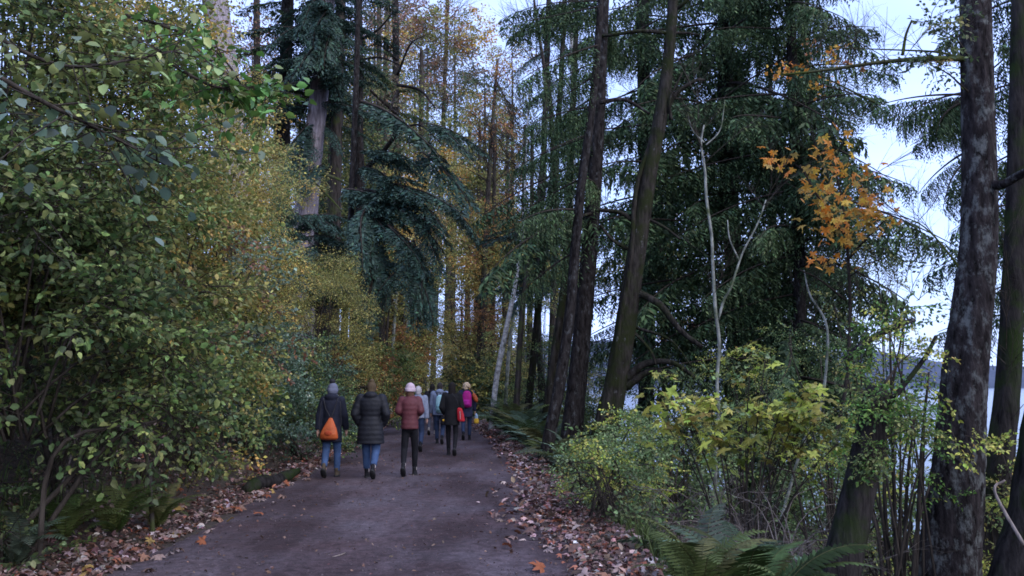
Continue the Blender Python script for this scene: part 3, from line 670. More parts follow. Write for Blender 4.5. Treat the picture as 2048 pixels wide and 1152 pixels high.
# maple with orange leaves over the lake
def maple_tree():
    root, C, Wi = tree('maple with bright orange leaves reaching over the lake', [(1665, 930), (1690, 780), (1700, 640), (1695, 500), (1680, 380), (1650, 290)], 16, [9, 8, 7, 6, 4, 2], M_twig, sides=8,
      limbs=[([(1690, 720, 16), (1740, 680, 15.9), (1800, 650, 15.8), (1830, 640, 15.8)], 16, 8, M_bark_grey), ([(1695, 520, 16), (1730, 480, 15.6), (1770, 440, 15.4)], 6, 3), ([(1690, 470, 16), (1640, 400, 15.6), (1600, 330, 15.4)], 6, 3), ([(1690, 600, 16), (1640, 560, 15.6), (1600, 540, 15.4)], 5, 3)],
      bare=[((1690, 620, 16), (1760, 560, 15.5), 12, .3, .6), ((1700, 640, 16), (1840, 600, 15.5), 16, .3, .5), ((1760, 640, 15.8), (1850, 500, 15.8), 14, .3, .45), ((1680, 400, 16), (1620, 280, 15.6), 10, .3, .6)],
      clumps=[((1640, 130, 15.5), (80, 40), 7, T_maple, .5, 'rustorange', 'orange'), ((1700, 440, 15.6), (70, 50), 7, T_maple, .5, 'orange', 'gold'), ((1760, 520, 15.6), (50, 60), 5, T_maple, .45, 'olive', 'orange')])
    me = [Geo() for _ in range(4)]; ms = []
    for k in range(12):
        q = Geo(); V, Fx = maple_leaf(.18, 20 + k); q.add(V, np.array(Fx), cols('orange' if k < 9 else 'gold', 1)[0]); ms.append(q.mesh('leaf', M_leaf))
    spots = [((1545, 318), (36, 18), 20), ((1735, 395), (40, 34), 24), ((1660, 330), (50, 26), 16), ((1610, 350), (42, 26), 20), ((1640, 525), (30, 18), 8), ((1650, 300), (34, 24), 22), ((1640, 380), (46, 40), 34), ((1700, 400), (60, 48), 62), ((1660, 430), (48, 34), 40), ((1745, 440), (38, 34), 36), ((1690, 470), (40, 26), 22), ((1650, 525), (34, 20), 12), ((1720, 350), (34, 20), 14)]
    tot = 0
    for (c, r, n) in spots:
        n = int(n * .85)
        for i in range(n):
            d = rng.normal(0, .68, 2); p = at(c[0] + d[0] * r[0], c[1] + d[1] * r[1], 15.4 + rng.normal(0, .35))
            o = link('leaf', ms[rng.integers(12)], root, local=True); o.location = [float(v) for v in p - np.array(root.location)]
            o.rotation_euler = (rng.normal(0, .6), rng.normal(.6, .5), rng.uniform(0, 6.3)); o.scale = (1,) * 3; s_ = rng.uniform(.14, .25); o.scale = (s_, s_, s_); tot += 1
maple_tree()

# slender trees between the path and the lake
slim = [  # (path, Y, widths, bark, label)
 ([(983, 850), (994, 750), (1012, 660), (1032, 560), (1046, 450), (1052, 330), (1056, 220)], 31, [11, 11, 10, 8, 6, 4, 2], M_bark_white, 'white-barked alder leaning right at the left end of the fern row'),
 ([(1030, 850), (1036, 760), (1043, 640), (1062, 480), (1082, 350), (1092, 180), (1070, 20), (1066, -60)], 29, [14, 12, 11, 10, 9, 8, 5, 4], M_bark_brown, 'slender brown alder second from the white alder'),
 ([(1052, 850), (1064, 740), (1078, 600), (1100, 400), (1120, 200), (1130, 0)], 33, [16, 14, 14, 12, 11, 9], M_bark_moss, 'mossy slender trunk third along from the white alder'),
 ([(1090, 860), (1108, 720), (1122, 620), (1134, 500), (1140, 330), (1150, 120), (1155, -60)], 25, [20, 18, 17, 15, 13, 11, 9], M_bark_moss, 'ivy-green trunk with a pale streak left of the dark twin trunks'),
 ([(1112, 850), (1122, 700), (1130, 580), (1142, 420), (1146, 200), (1140, 0)], 35, [12, 12, 11, 10, 9, 8], M_bark_white, 'pale trunk showing just left of the dark twin trunks'),
 ([(1010, 830), (1018, 700), (1030, 620)], 40, [8, 7, 5], M_bark_pale, 'short pale stem behind the white-barked alder'),
]
for k, (p, Y, w, bk, lab) in enumerate(slim):
    a, b_ = p[-2], p[-1]
    tree(lab, p, Y, w, bk, sides=8, bare=[((*p[len(p) // 2], Y), (*p[-1], Y), 26 if k < 5 else 8, .3, 1.1), ((*p[2], Y), (*p[-1], Y), 10, .3, .8)], cat='tree', name='slender_tree')

# saplings closing the view at the end of the path
n_s = 0
def sapling(px, Y, top, w, pal, bark, label, group, bend=0, leaves=3, tb=3, sc=1.):
    x = W(px, Y); base_y = 770 + (CAMZ - g(x, Y)) / Y * F
    pts = [(px + bend * f * f + rng.normal(0, 2), base_y + 5 + (top - base_y) * f) for f in (0, .25, .5, .75, 1)]
    cl = []
    for j in range(leaves):
        f = rng.uniform(.25, .95); q = at(px + bend * f * f, base_y + (top - base_y) * f, Y)
        cl.append(((px + bend * f * f + rng.normal(0, 18), base_y + (top - base_y) * f, Y), (26, 26), 7, T_far, .8 * sc, pal, 'thicket'))
    tree(label, pts, Y, [w, w * .9, w * .7, w * .45, w * .12], bark, clumps=cl, sides=6, bare=[((*pts[1], Y), (*pts[-1], Y), tb * 4, .3, 1.3 * sc)], name='sapling', cat='sapling', group=group)
LS = 'slender olive-leaved sapling in the thicket at the end of the path'
for i in range(42):
    Y = rng.uniform(46, 78); px = rng.uniform(770, 1000)
    if abs(W(px, Y) - cx(Y)) < hw(Y) + .4: px += 45 if px > 885 else -60
    sapling(px, Y, rng.uniform(470, 660), rng.uniform(5, 9), 'thicket', M_bark_brown, LS, 'slender saplings in the thicket at the end of the path', bend=rng.uniform(-10, 40))
for (px, Y, top, pal) in [(925, 60, 560, 'gold'), (965, 52, 540, 'rustorange'), (950, 66, 590, 'rustorange'), (905, 84, 600, 'gold')]:
    sapling(px, Y, top, 9, pal, M_bark_brown, {925: 'golden-leaved sapling nearest the middle of the path\'s far end', 965: 'rust-orange leaved sapling right of the path, left of the white alder', 950: 'orange-leaved sapling partly behind the golden-leaved one', 905: 'golden-leaved sapling farthest down the path'}[px], None, leaves=8)
LB = 'thin pale leaning stem in the left thicket behind the walkers'
for (px, Y, top, bend) in [(778, 44, 480, 30), (800, 47, 520, 40), (790, 50, 440, 60), (835, 60, 470, 60), (850, 66, 480, 50), (765, 42, 560, 20), (812, 55, 450, 70)]:
    sapling(px, Y, top, 9, 'olive', M_bark_pale if px % 2 == 0 else M_bark_brown, LB, 'leaning thin stems behind the walkers', bend=bend, leaves=3)
# far end: shrubs across the bend
for (px, Y, h, pal, lab) in [(905, 88, 8, 'thicket', 'olive bush closing off the far end of the path'), (862, 110, 10, 'thicket', 'yellow-olive bush on the left of the path\'s far end'), (960, 62, 4.5, 'hem', 'dark evergreen bush right of the path\'s far end'), (985, 46, 3.4, 'hem', 'dark bush behind the foot of the white alder'), (940, 80, 7, 'olive', 'tall green bush behind the dark evergreen bush at the far end'), (1010, 70, 9, 'olive', 'green bushy tree behind the slender alders')]:
    shrub(W(px, Y), Y, h, h * .45, lab, clumps=10, pal=pal, pal2='thicket', zmin=.1, tpl=T_far, nsp=24, scale=1.1)
# broadleaf crowns behind
tree('tall rusty-brown leaved tree above the path, top centre', [(870, 640), (880, 450), (885, 300), (890, 150), (895, 0), (900, -100)], 100, [10, 10, 9, 8, 8, 6], M_bark_brown,
     clumps=[((880, 60, 92), (80, 60), 95, T_far, 1.7, 'rust', 'olive'), ((820, 30, 92), (60, 55), 60, T_far, 1.7, 'rust', 'olive'), ((900, 150, 92), (65, 50), 70, T_far, 1.7, 'rust2', 'rust'), ((950, 60, 92), (34, 55), 30, T_far, 1.7, 'gold', 'orange'), ((960, 220, 92), (50, 40), 22, T_far, 1.7, 'olive', 'rust'), ((870, 250, 92), (60, 40), 44, T_far, 1.7, 'hem', 'olive'), ((930, 330, 92), (60, 60), 22, T_far, 1.7, 'olive', 'rustorange')],
     bare=[((885, 300, 99), (900, -40, 99), 40, .3, 3)])
tree('golden-leaved tree showing between the tall trunks, upper left of centre', [(760, 620), (765, 400), (770, 200), (775, 0)], 56, [16, 14, 12, 10], M_bark_brown,
     clumps=[((770, 100, 55), (50, 90), 34, T_far, 1., 'gold', 'olive'), ((700, 200, 58), (60, 80), 30, T_far, 1., 'rustorange', 'gold'), ((780, 280, 56), (55, 60), 26, T_far, 1., 'gold', 'thicket'), ((640, 350, 58), (60, 50), 20, T_far, 1., 'olive', 'gold'), ((740, 420, 54), (60, 50), 24, T_far, 1., 'olive', 'thicket')],
     bare=[((765, 400, 56), (775, 0, 56), 30, .3, 1.4)])
tree('autumn tree with sparse orange leaves against the sky, centre', [(960, 720), (968, 560), (975, 400), (985, 250), (995, 120)], 50, [13, 12, 10, 8, 5], M_bark_brown,
     clumps=[((1010, 130, 48), (50, 40), 14, T_far, .8, 'orange', 'rust'), ((985, 250, 48), (50, 60), 26, T_far, .8, 'olive', 'rustorange'), ((940, 470, 48), (40, 60), 18, T_far, .7, 'rustorange', 'thicket'), ((1000, 440, 48), (40, 50), 20, T_far, .7, 'rustorange', 'thicket'), ((970, 560, 48), (40, 40), 18, T_far, .7, 'gold', 'thicket'), ((960, 640, 48), (34, 40), 18, T_far, .7, 'rustorange', 'rust'), ((900, 330, 50), (40, 40), 16, T_far, .8, 'gold', 'orange')],
     bare=[((965, 600, 50), (995, 120, 50), 50, .3, 1.4), ((930, 500, 50), (1010, 300, 50), 30, .3, 1.3)])
tree('amber-leaved tree glimpsed behind the mossy trunk', [(1330, 800), (1325, 600), (1320, 400), (1310, 200)], 42, [13, 12, 10, 7], M_bark_brown,
     clumps=[((1325, 420, 40), (45, 40), 26, T_far, .7, 'gold', 'orange'), ((1235, 600, 40), (26, 50), 16, T_far, .6, 'gold', 'thicket'), ((1370, 660, 40), (50, 40), 18, T_far, .7, 'rustorange', 'orange'), ((1390, 290, 40), (40, 30), 8, T_far, .7, 'rustorange', 'olive')],
     bare=[((1325, 620, 42), (1310, 200, 42), 50, .3, 1.4), ((1180, 600, 42), (1230, 300, 42), 20, .3, 1.2)])
tree('bare twiggy tree behind the hemlock by the lake', [(1560, 800), (1555, 600), (1545, 400), (1540, 200), (1540, 50)], 34, [12, 11, 10, 8, 5], M_bark_brown,
     bare=[((1555, 600, 34), (1540, 30, 34), 70, .3, 1.3), ((1600, 500, 34), (1680, 200, 34), 40, .3, 1.2), ((1660, 640, 34), (1740, 420, 34), 30, .3, 1.1)],
     clumps=[((1700, 200, 33), (90, 70), 14, T_far, .5, 'hem', 'olive'), ((1640, 90, 33), (90, 60), 16, T_far, .5, 'hem', 'rust'), ((1690, 560, 33), (70, 40), 16, T_far, .5, 'hem', 'olive')])
tree('bare twiggy alder beside the bright gap of sky, centre', [(1100, 780), (1106, 600), (1110, 400), (1100, 200), (1085, 20)], 38, [13, 12, 11, 9, 5], M_bark_brown,
     bare=[((1106, 620, 38), (1085, 20, 38), 80, .3, 1.3), ((1030, 560, 38), (1060, 200, 38), 40, .3, 1.2), ((1140, 600, 38), (1150, 200, 38), 40, .3, 1.2)])
# hillside trees behind the shrub wall (left)
for (px, Y, w, lab, top) in [(505, 40, 18, 'slim dark trunk in the gap between the leafy shrubs and the dark conifer', -60), (750, 50, 13, 'thin dark trunk right of the brown trunk with stubs', -60), (640, 60, 16, 'far trunk seen between the two cedars', -60), (835, 52, 12, 'thin trunk under the rusty-leaved tree', 100)]:
    tree(lab, [(px, 560), (px + 4, 400), (px + 8, 200), (px + 8, top)], Y, [w, w * .95, w * .9, w * .7], M_bark_brown, sides=8, name='slender_tree', bare=[((px, 400, Y), (px + 8, top, Y), 30, .3, 1.3)],
         clumps=[((px + rng.normal(0, 30), py, Y), (55, 50), 14, T_far, 1., pl, 'olive') for py, pl in ((60, 'rust'), (180, 'hem'), (300, 'olive'), (420, 'hem'))])

# trees closing the background
def hill_tree(px, Y, top, pal, pal2, w, label, group=None, n=9, spread=40, low=560):
    cl_ = [((px + rng.normal(0, spread * .6), low + (top - low) * ((j + .5) / n) + rng.normal(0, 14), Y), (spread, 36), 14, T_far, .9 + (Y - 40) * .014, pal if rng.random() < .7 else pal2, pal2) for j in range(n)]
    tree(label, [(px, 620), (px + 3, 450), (px + 5, 250), (px + 4, top)], Y, [w, w * .85, w * .5, w * .1], M_bark_brown, clumps=cl_, sides=7, bare=[((px, 400, Y), (px + 4, top, Y), 4, .3, 1.4)], name='background_tree', group=group)
gl = 'trees on the slope behind the cedars'
for (px, Y, top, pal, pal2, lab) in [
  (1020, 75, 90, 'olive', 'thicket', 'thin olive tree standing in the sky gap, top centre'), (905, 100, 20, 'olive', 'hem2', 'olive-green tree high above the far end of the path'), (965, 62, 140, 'hem2', 'rust2', 'dull green tree left of the sky gap, top centre'), (655, 46, -40, 'hem', 'olive', 'dark tree filling the gap between the cedar trunks near the top'), (850, 112, 60, 'rust2', 'olive', 'brown-green tree behind the spidery branches, top centre'), (745, 47, -60, 'rust2', 'hem', 'brown-green tree behind the straight brown trunk near the top'),
  (705, 40, 150, 'hem', 'olive', 'dark green bushy tree close behind the fir with the hanging bough'), (740, 41, 250, 'olive', 'hem2', 'olive leafy tree between the fir bough and the spidery tree'), (765, 44, 330, 'thicket', 'gold', 'golden-olive tree behind the tassels of the fir bough'),
  (720, 46, 60, 'rust2', 'hem', 'dull brown tree behind the brown trunk with stubs'), (955, 58, 260, 'thicket', 'olive', 'yellow-olive tree left of the white alder'), (985, 52, 420, 'thicket', 'gold', 'yellowish tree directly behind the white alder'), (1060, 46, 500, 'thicket', 'olive', 'olive tree behind the third slender trunk'), (1110, 44, 520, 'olive', 'thicket', 'olive tree left behind the dark twin trunks'),
  (1290, 46, 480, 'thicket', 'olive', 'yellow-olive tree behind the foot of the mossy trunk'),
  (500, 52, 60, 'hem', 'rust', 'dark tree far behind, left of the dark conifer'), (545, 60, 120, 'olive', 'gold', 'olive tree far behind the dark conifer'), (595, 50, 200, 'hem', 'olive', 'dark leafy tree behind the foot of the big pale cedar'),
  (650, 66, 80, 'rust', 'gold', 'rust and gold tree behind the two cedars'), (690, 60, 240, 'gold', 'hem', 'golden tree low between the slim cedar and the brown trunk'), (735, 70, 60, 'gold', 'orange', 'amber tree behind the brown trunk with stubs'),
  (775, 62, 200, 'olive', 'rust', 'olive tree behind the spidery branches'), (825, 70, 120, 'rust', 'hem', 'brown tree behind the rusty-leaved tree'), (842, 110, 300, 'hem', 'olive', 'dark green tree behind the tassels of the fir bough'),
  (895, 95, 260, 'olive', 'gold', 'olive tree above the far end of the path'), (935, 80, 330, 'gold', 'thicket', 'golden tree above the far end of the path'), (975, 75, 300, 'thicket', 'rustorange', 'thicket-green tree left of the bright gap of sky'),
  (1010, 64, 380, 'thicket', 'rustorange', 'olive twiggy tree under the bright gap of sky'), (1045, 58, 430, 'olive', 'thicket', 'olive tree behind the slender alders'), (660, 48, 420, 'hem', 'olive', 'dark bushy tree at the top of the bank behind the cedars'), (740, 54, 430, 'olive', 'hem', 'olive bushy tree at the top of the bank, behind the fir tassels')]:
    hill_tree(px, Y, top, pal, pal2, 12, lab)

# near overhanging branches, top left: each leaf a part
def near_branch(label, pts, Y, n, pal, size, spread, name='overhanging_branch', seed=0, side=1.):
    P = [at(*q) for q in pts]; root = thing(name, P[0], label, 'branch', None)
    w = Geo(); C = curve(P, 24); V, Fs = tube(C, np.linspace(.016, .004, 24), 6, .1); w.add(V, Fs)
    ms = []
    for k in range(6):
        q = Geo()
        V, Fx = leaf_oval(1, .72, .1); V = V.copy(); V[:, 2] += rng.normal(0, .03, len(V)); q.add(V, np.array(Fx), cols(pal, 1)[0]); ms.append(q.mesh('leaf', M_glossleaf, True))
    for i in range(n // 5):
        f = rng.uniform(.1, 1); p = C[int(f * 23)]; d = rv(1.) * np.array([1, 1, .6]); d[2] -= .3; d /= np.linalg.norm(d); l = spread * rng.uniform(.3, 1.)
        e = p + d * l; V, Fs = tube(curve([p, (p + e) / 2 + np.array([0, 0, .05 * l]), e], 6), np.linspace(.005, .002, 6), 4); w.add(V, Fs)
        for j in range(5):
            q = p + (e - p) * ((j + 1) / 5) + rv(.015)
            o = link('leaf', ms[rng.integers(6)], root, local=True); o.location = [float(v) for v in q - P[0]]
            o.rotation_euler = (rng.normal(0, .55), rng.normal(.45, .45), math.atan2(d[1], d[0]) + rng.normal(0, .9)); s_ = size * rng.uniform(.7, 1.25); o.scale = (s_, s_, s_)
    w.build('stem', M_twig, root, sm=True)
near_branch('leafy branch with large pale green leaves nearest the camera, top left', [(-60, 120, 4.2), (80, 200, 4.4), (200, 260, 4.7), (330, 330, 5.0)], 4, 100, 'paleblue', .085, .85)
near_branch('dark bent branch with broad green leaves in the top left corner', [(-40, 60, 5.0), (120, 130, 5.2), (260, 120, 5.6), (400, 90, 6.)], 5, 200, 'green', .08, .55)
near_branch('bright green leafy branch reaching right in front of the cedar trunks', [(330, 120, 6.6), (420, 170, 6.8), (500, 180, 7.), (570, 190, 7.2)], 6.8, 260, 'bright', .085, .55)
near_branch('bright green leafy branch hanging under the one in front of the cedars', [(250, 30, 6.5), (350, 60, 6.7), (440, 110, 6.9), (520, 230, 7.1)], 6.8, 240, 'bright', .08, .6)

# ------------------------------------------------------------------ ferns
def frond_mesh(L=1., seed=0, pal='blue', n=26):
    r_ = np.random.default_rng(seed); q = Geo()
    s = np.linspace(0, 1, n); ang = R(82) - s * R(78) - (s ** 3) * R(20)
    X = np.concatenate([[0], np.cumsum(np.cos(ang[:-1]))]) / n; Z = np.concatenate([[0], np.cumsum(np.sin(ang[:-1]))]) / n
    P = np.stack([X, .04 * np.sin(s * 3 + seed), Z], 1)
    V, Fs = tube(P, np.linspace(.006, .0015, n), 3, cap=False); q.add(V, Fs[:1], (.07, .07, .03))
    c = cols(pal, 1)[0]
    for i in range(3, n):
        f = i / n; l = .13 * math.sin(math.pi * min(1, (f * .93 + .1))) ** .7 + .012
        T = P[i] - P[i - 1]; T /= np.linalg.norm(T); Nn = np.array([-T[2], 0, T[0]])
        for e in (-1, 1):
            d = np.array([0, e, 0]) * 1. + T * .35 - Nn * .18 + r_.normal(0, .05, 3); d /= np.linalg.norm(d)
            a = P[i] - T * .013; b_ = P[i] + T * .013; m_ = P[i] + d * l * .55
            q.add([a, b_, m_ + T * .014, P[i] + d * l, m_ - T * .012], [np.array([[0, 1, 2, 3], ]), np.array([[0, 3, 4]])], c * r_.uniform(.8, 1.2))
    return q.mesh('frond', M_frond)
FR = [frond_mesh(1, k, 'blue') for k in range(5)]
FRG = [frond_mesh(1, 10 + k, 'fern') for k in range(4)]
FRD = [frond_mesh(1, 30 + k, 'ferndark', 34) for k in range(4)]
FRP = [frond_mesh(1, 20 + k, 'paleblue') for k in range(3)]
def fern(x, y, size, label, n=16, fr=None, group=None, up=0.):
    root = thing('sword_fern', (x, y, g(x, y)), label, 'fern', group)
    fr = fr or FR
    for i in range(n):
        o = link('frond', fr[rng.integers(len(fr))], root, local=True); s_ = size * rng.uniform(.75, 1.2)
        o.rotation_euler = (rng.normal(0, .15), -rng.uniform(-.35, .25) + up, i * 2.399 + rng.normal(0, .2)); o.scale = (s_, s_, s_)
    return root
fl = 'sword fern in the row between the path and the slender trees'
for (px, Y, s) in [(1000, 31, 1.25), (1015, 28.5, 1.3), (1035, 27, 1.35), (1040, 25, 1.25), (1062, 24, 1.3), (1085, 24.5, 1.2), (1070, 22, 1.1), (1100, 21, 1.2), (1125, 22, 1.2), (1112, 19, 1.05), (1130, 17.5, 1.0), (1160, 18.5, 1.1), (1185, 19, 1.2), (1175, 16.5, 1.0), (1215, 18, 1.2), (1150, 15.6, .9), (1250, 19.5, 1.3), (1235, 16.5, 1.1)]:
    fern(W(px, Y), Y, s * 1.2, fl, 24, FRG + FR, 'sword ferns in the row along the right of the path')
fern(W(1500, 7.3), 7.3, 1.25, 'large dark green sword fern in the right foreground', 44, FRD)
fern(W(1440, 8.2), 8.2, 1.25, 'grey-green sword fern left of the large foreground fern', 20, FR)
fern(W(1600, 9.0), 9.0, 1.5, 'pale sword fern behind the large foreground fern', 20, FRP)
fern(W(1390, 6.7), 6.7, .8, 'small dark fern at the bottom edge beside the leaf litter', 14, FRG)
fern(W(250, 9.2), 9.2, .8, 'olive fern arching beside the dark hollow on the left', 14, FRG)
fern(W(150, 8.6), 8.6, .75, 'dark fern at the foot of the left bank', 16, FRG)
fern(W(60, 7.6), 7.6, .7, 'low fern at the far lower left', 16, FR)
fern(W(330, 9.8), 9.8, .65, 'low green fern by the foot of the leaning stick', 14, FRG)
fern(W(700, 24), 24.3, .8, 'small fern on the left verge between the walkers', 12, FR)

# ------------------------------------------------------------------ right bank undergrowth
shrub(W(1240, 13.2), 13.2, 1.6, .95, 'pale green leafy shrub just right of the dark hole in the bank', clumps=12, pal='palegreen', pal2='lime', p2=.25, zmin=.15, scale=.5, nsp=16, tpl=T_broad)
shrub(W(1200, 11.4), 11.4, .9, .5, 'small yellow-green bush at the edge of the leaf litter', clumps=8, pal='palegreen', pal2='lime', p2=.45, zmin=.15, scale=.45, nsp=11, tpl=T_broad)
shrub(W(1330, 14.5), 14.5, 2.2, 1.0, 'pale green shrub standing in front of the lake', clumps=11, pal='palegreen', pal2='green', p2=.3, zmin=.25, scale=.5, nsp=12, tpl=T_broad)
shrub(W(1500, 17), 17.5, 4.6, 1.7, 'loose green shrub with small leaves under the drooping hemlock', clumps=14, pal='palegreen', pal2='lime', p2=.4, zmin=.35, scale=.55, nsp=11, tpl=T_small)
shrub(W(1680, 13), 13.5, 5.2, 1.6, 'grey-green twiggy shrub behind the broken trunk', clumps=13, pal='palegreen', pal2='green', p2=.5, zmin=.35, scale=.5, nsp=10, tpl=T_small)
shrub(W(1830, 11), 11.5, 4.6, 1.1, 'yellow-green shrub between the broken trunk and the lichen trunk', clumps=13, pal='green', pal2='lime', p2=.3, zmin=.3, scale=.5, nsp=9, tpl=T_broad)
shrub(W(1800, 8.5), 8.8, 4.3, .8, 'sparse yellow-green leaves hanging in front of the gap left of the lichen trunk', clumps=9, pal='bright', pal2='lime', p2=.4, zmin=.55, scale=.42, nsp=7, tpl=T_broad)
shrub(W(1960, 10.5), 10.3, 4.0, .8, 'thin green shrub between the lichen trunk and the slanting trunk', clumps=9, pal='green', pal2='lime', p2=.3, zmin=.3, scale=.45, nsp=8, tpl=T_broad)
shrub(W(2040, 9.6), 9.4, 4.2, .9, 'yellow-green shrub at the right edge beside the slanting trunk', clumps=7, pal='olive', pal2='lime', p2=.5, zmin=.6, scale=.45, nsp=8, tpl=T_broad)
for (px, Y, h, r, pal, pal2, lab) in [
  (1880, 14.5, 4.6, 1.3, 'green', 'palegreen', 'loose green bush screening the lake left of the lichen trunk'), (1790, 16.0, 5.2, 1.4, 'palegreen', 'hem2', 'pale grey-green bush screening the lake behind the stump'), (1745, 19.0, 6.6, 1.7, 'hem2', 'olive', 'tall dull green bush below the orange maple leaves'), (2010, 14.0, 5.0, 1.3, 'dark', 'green', 'dark bush screening the lake right of the lichen trunk'),
  (1225, 22, 1.7, .9, 'green', 'blue', 'dark green shrub behind the foot of the mossy trunk'), (1300, 27, 1.6, .9, 'hem2', 'green', 'dark shrub standing behind the arched mossy limbs'),
  (1180, 30, 3.0, 1.4, 'green', 'hem2', 'green shrub behind the dark twin trunks'), (1372, 29, 2.0, 1.2, 'hem2', 'palegreen', 'grey-green shrub on the shore right of the mossy limbs'), (1420, 24, 3.2, 1.4, 'green', 'palegreen', 'shore shrub behind the forked pale tree'),
  (1480, 30, 4.2, 1.9, 'hem2', 'green', 'dark bushy growth at the foot of the large hemlock'), (1540, 21, 3.0, 1.3, 'green', 'palegreen', 'green shore shrub behind the lime green maple'), (1610, 22, 3.2, 1.4, 'hem2', 'palegreen', 'dull green shore shrub under the orange maple leaves'),
  (1085, 38, 7.5, 1.9, 'green', 'thicket', 'tall green bush between the third slender trunk and the ivy-green trunk'), (1115, 33, 5.5, 1.5, 'hem2', 'green', 'ivy-dark bush just left of the dark twin trunks'), (1040, 44, 7, 2.0, 'thicket', 'green', 'olive bush behind the slender brown alder'),
  (1195, 44, 8.0, 2.8, 'olive', 'green', 'olive shrub glimpsed between the dark twin trunks and the mossy trunk'), (1160, 34, 4.2, 1.8, 'green', 'thicket', 'green shrub behind the thick dark trunk'), (1270, 38, 5.0, 2.4, 'hem2', 'thicket', 'dull green bushy growth beyond the arched mossy limbs'), (1120, 36, 3.2, 1.5, 'dark', 'olive', 'dark shrub among the slender trees'), (1060, 40, 3.4, 1.6, 'dark', 'green', 'dark shrub behind the fern row'), (1700, 17, 2.6, 1.1, 'palegreen', 'green', 'pale shore shrub in front of the open lake')]:
    shrub(W(px, Y), Y, h, r, lab, clumps=12, pal=pal, pal2=pal2, p2=.35, zmin=.1, tpl=T_far, scale=.5, nsp=(5 if px > 1700 or 1210 < px < 1390 else 16))
def vine_maple():
    """lime green maple, each larger leaf a part"""
    x, y = W(1470, 10.5), 10.5
    root = thing('vine_maple', (x, y, g(x, y)), 'lime green vine maple with lobed leaves in front of the lake', 'tree')
    w = Geo(); b0 = np.array([x, y, g(x, y)])
    ms = []
    for k in range(10):
        q = Geo(); V, Fx = maple_leaf(.12, 60 + k); q.add(V, np.array(Fx), cols('lime', 1)[0]); ms.append(q.mesh('leaf', M_leaf))
    cl = [((1325, 795), 46, 12), ((1380, 840), 60, 26), ((1340, 860), 50, 18), ((1440, 860), 60, 34), ((1500, 840), 55, 26), ((1560, 820), 55, 30), ((1600, 860), 60, 36), ((1640, 830), 50, 22), ((1560, 890), 60, 26), ((1480, 910), 60, 20), ((1680, 880), 40, 14), ((1610, 790), 40, 12), ((1420, 810), 40, 12), ((1500, 735), 34, 6), ((1660, 910), 36, 10), ((1530, 720), 24, 5)]
    stuff = Geo()
    for (c, r, n) in cl:
        Yc = 10.5 + rng.uniform(-.6, .5); e = at(*c, Yc)
        mid = b0 + (e - b0) * .5 + np.array([0, 0, .35]); Cc = curve([b0 + rv(.05), mid, e], 12); V, Fs = tube(Cc, np.linspace(.014, .005, 12), 6, .1); w.add(V, Fs)
        for i in range(n):
            p = e + np.array([rng.normal(0, px2m(r, Yc) * .62), rng.normal(0, .28), rng.normal(0, px2m(r, Yc) * .36)])
            k0 = Cc[rng.integers(8, 12)]; V, Fs = tube([k0, (k0 + p) / 2 + np.array([0, 0, .02]), p], [.003, .002, .002], 3, cap=False); w.add(V, Fs[:1])
            if rng.random() < .85:
                o = link('leaf', ms[rng.integers(10)], root, local=True); o.location = [float(v) for v in p - b0]
                o.rotation_euler = (rng.normal(0, .4), rng.normal(.35, .35), rng.uniform(0, 6.3)); s_ = rng.uniform(.15, .27); o.scale = (s_, s_, s_)
        for i in range(3):   # smaller foliage behind the big leaves
            M = rotm(rng.uniform(0, 6.3), rng.normal(0, .3), rng.normal(0, .3)); place(stuff, w, T_maple[rng.integers(3)], e + rv(.16), M, .42, 'lime' if rng.random() < .75 else 'palegreen')
    stuff.build('crown', M_leaf, root)
    w.build('stem', M_twig, root, sm=True)
vine_maple()
def bare_shrub(px, Y, h, label, n=26, sc=.8, pal='brownt', spread=1., bark=None):
    x = W(px, Y); gz = g(x, Y); root = thing('twiggy_shrub', (x, Y, gz), label, 'shrub'); w = Geo()
    for i in range(n):
        a = rng.uniform(0, 6.3); l = h * rng.uniform(.5, 1.1); e = np.array([x + math.cos(a) * l * .5 * spread, Y + math.sin(a) * l * .4 * spread, gz + l * rng.uniform(.6, 1)])
        b0 = np.array([x + rng.normal(0, .15 * spread), Y + rng.normal(0, .15), gz - .05]); m_ = (b0 + e) / 2 + np.array([0, 0, .25 * l]); C = curve([b0, m_, e + np.array([math.cos(a) * .2, 0, -.15])], 9)
        V, Fs = tube(C, np.linspace(.010, .003, 9), 4, .1); w.add(V, Fs)
        for j in range(2 if h < 3 else 1):
            V, Fx = T_bare[rng.integers(5)]; M = rotm(a + rng.normal(0, .7), rng.uniform(-.9, .9), rng.uniform(0, 6)); w.add(V @ M.T * sc * .3 * rng.uniform(.6, 1.2) + C[rng.integers(3, 9)], Fx)
    w.build('stem', bark or M_twigpale, root, sm=True)
M_twigpale = bark_mat('pale_dry_twig', (.10, .08, .07), (.26, .22, .20))
bare_shrub(1520, 10.0, 2.1, 'grey-brown tangle of dry hanging twigs under the lime green maple', 46)
bare_shrub(1600, 9.4, 2.2, 'dry twig tangle left of the leaning broken trunk', 40)
bare_shrub(1400, 10.8, 1.6, 'sparse dry stems standing in front of the water', 20)
bare_shrub(1810, 9.5, 2.6, 'dark twiggy stems between the broken trunk and the lichen trunk', 30, bark=M_twig)
bare_shrub(2010, 9.0, 2.6, 'dark twiggy stems at the foot of the slanting trunk', 26, bark=M_twig)
bare_shrub(1200, 10.4, .8, 'low brown dead stems around the dark hole', 22, bark=M_twig)
bare_shrub(1850, 12.0, 5.6, 'tall bare twigs rising in the gap of sky left of the lichen trunk', 34, bark=M_twig, sc=1.3)
bare_shrub(1900, 14.0, 4.2, 'far bare twigs between the stump and the lichen trunk', 40, bark=M_twig, sc=1.2)
bare_shrub(1730, 12.5, 3.0, 'tall bare twigs in front of the water behind the broken trunk', 40, bark=M_twig)

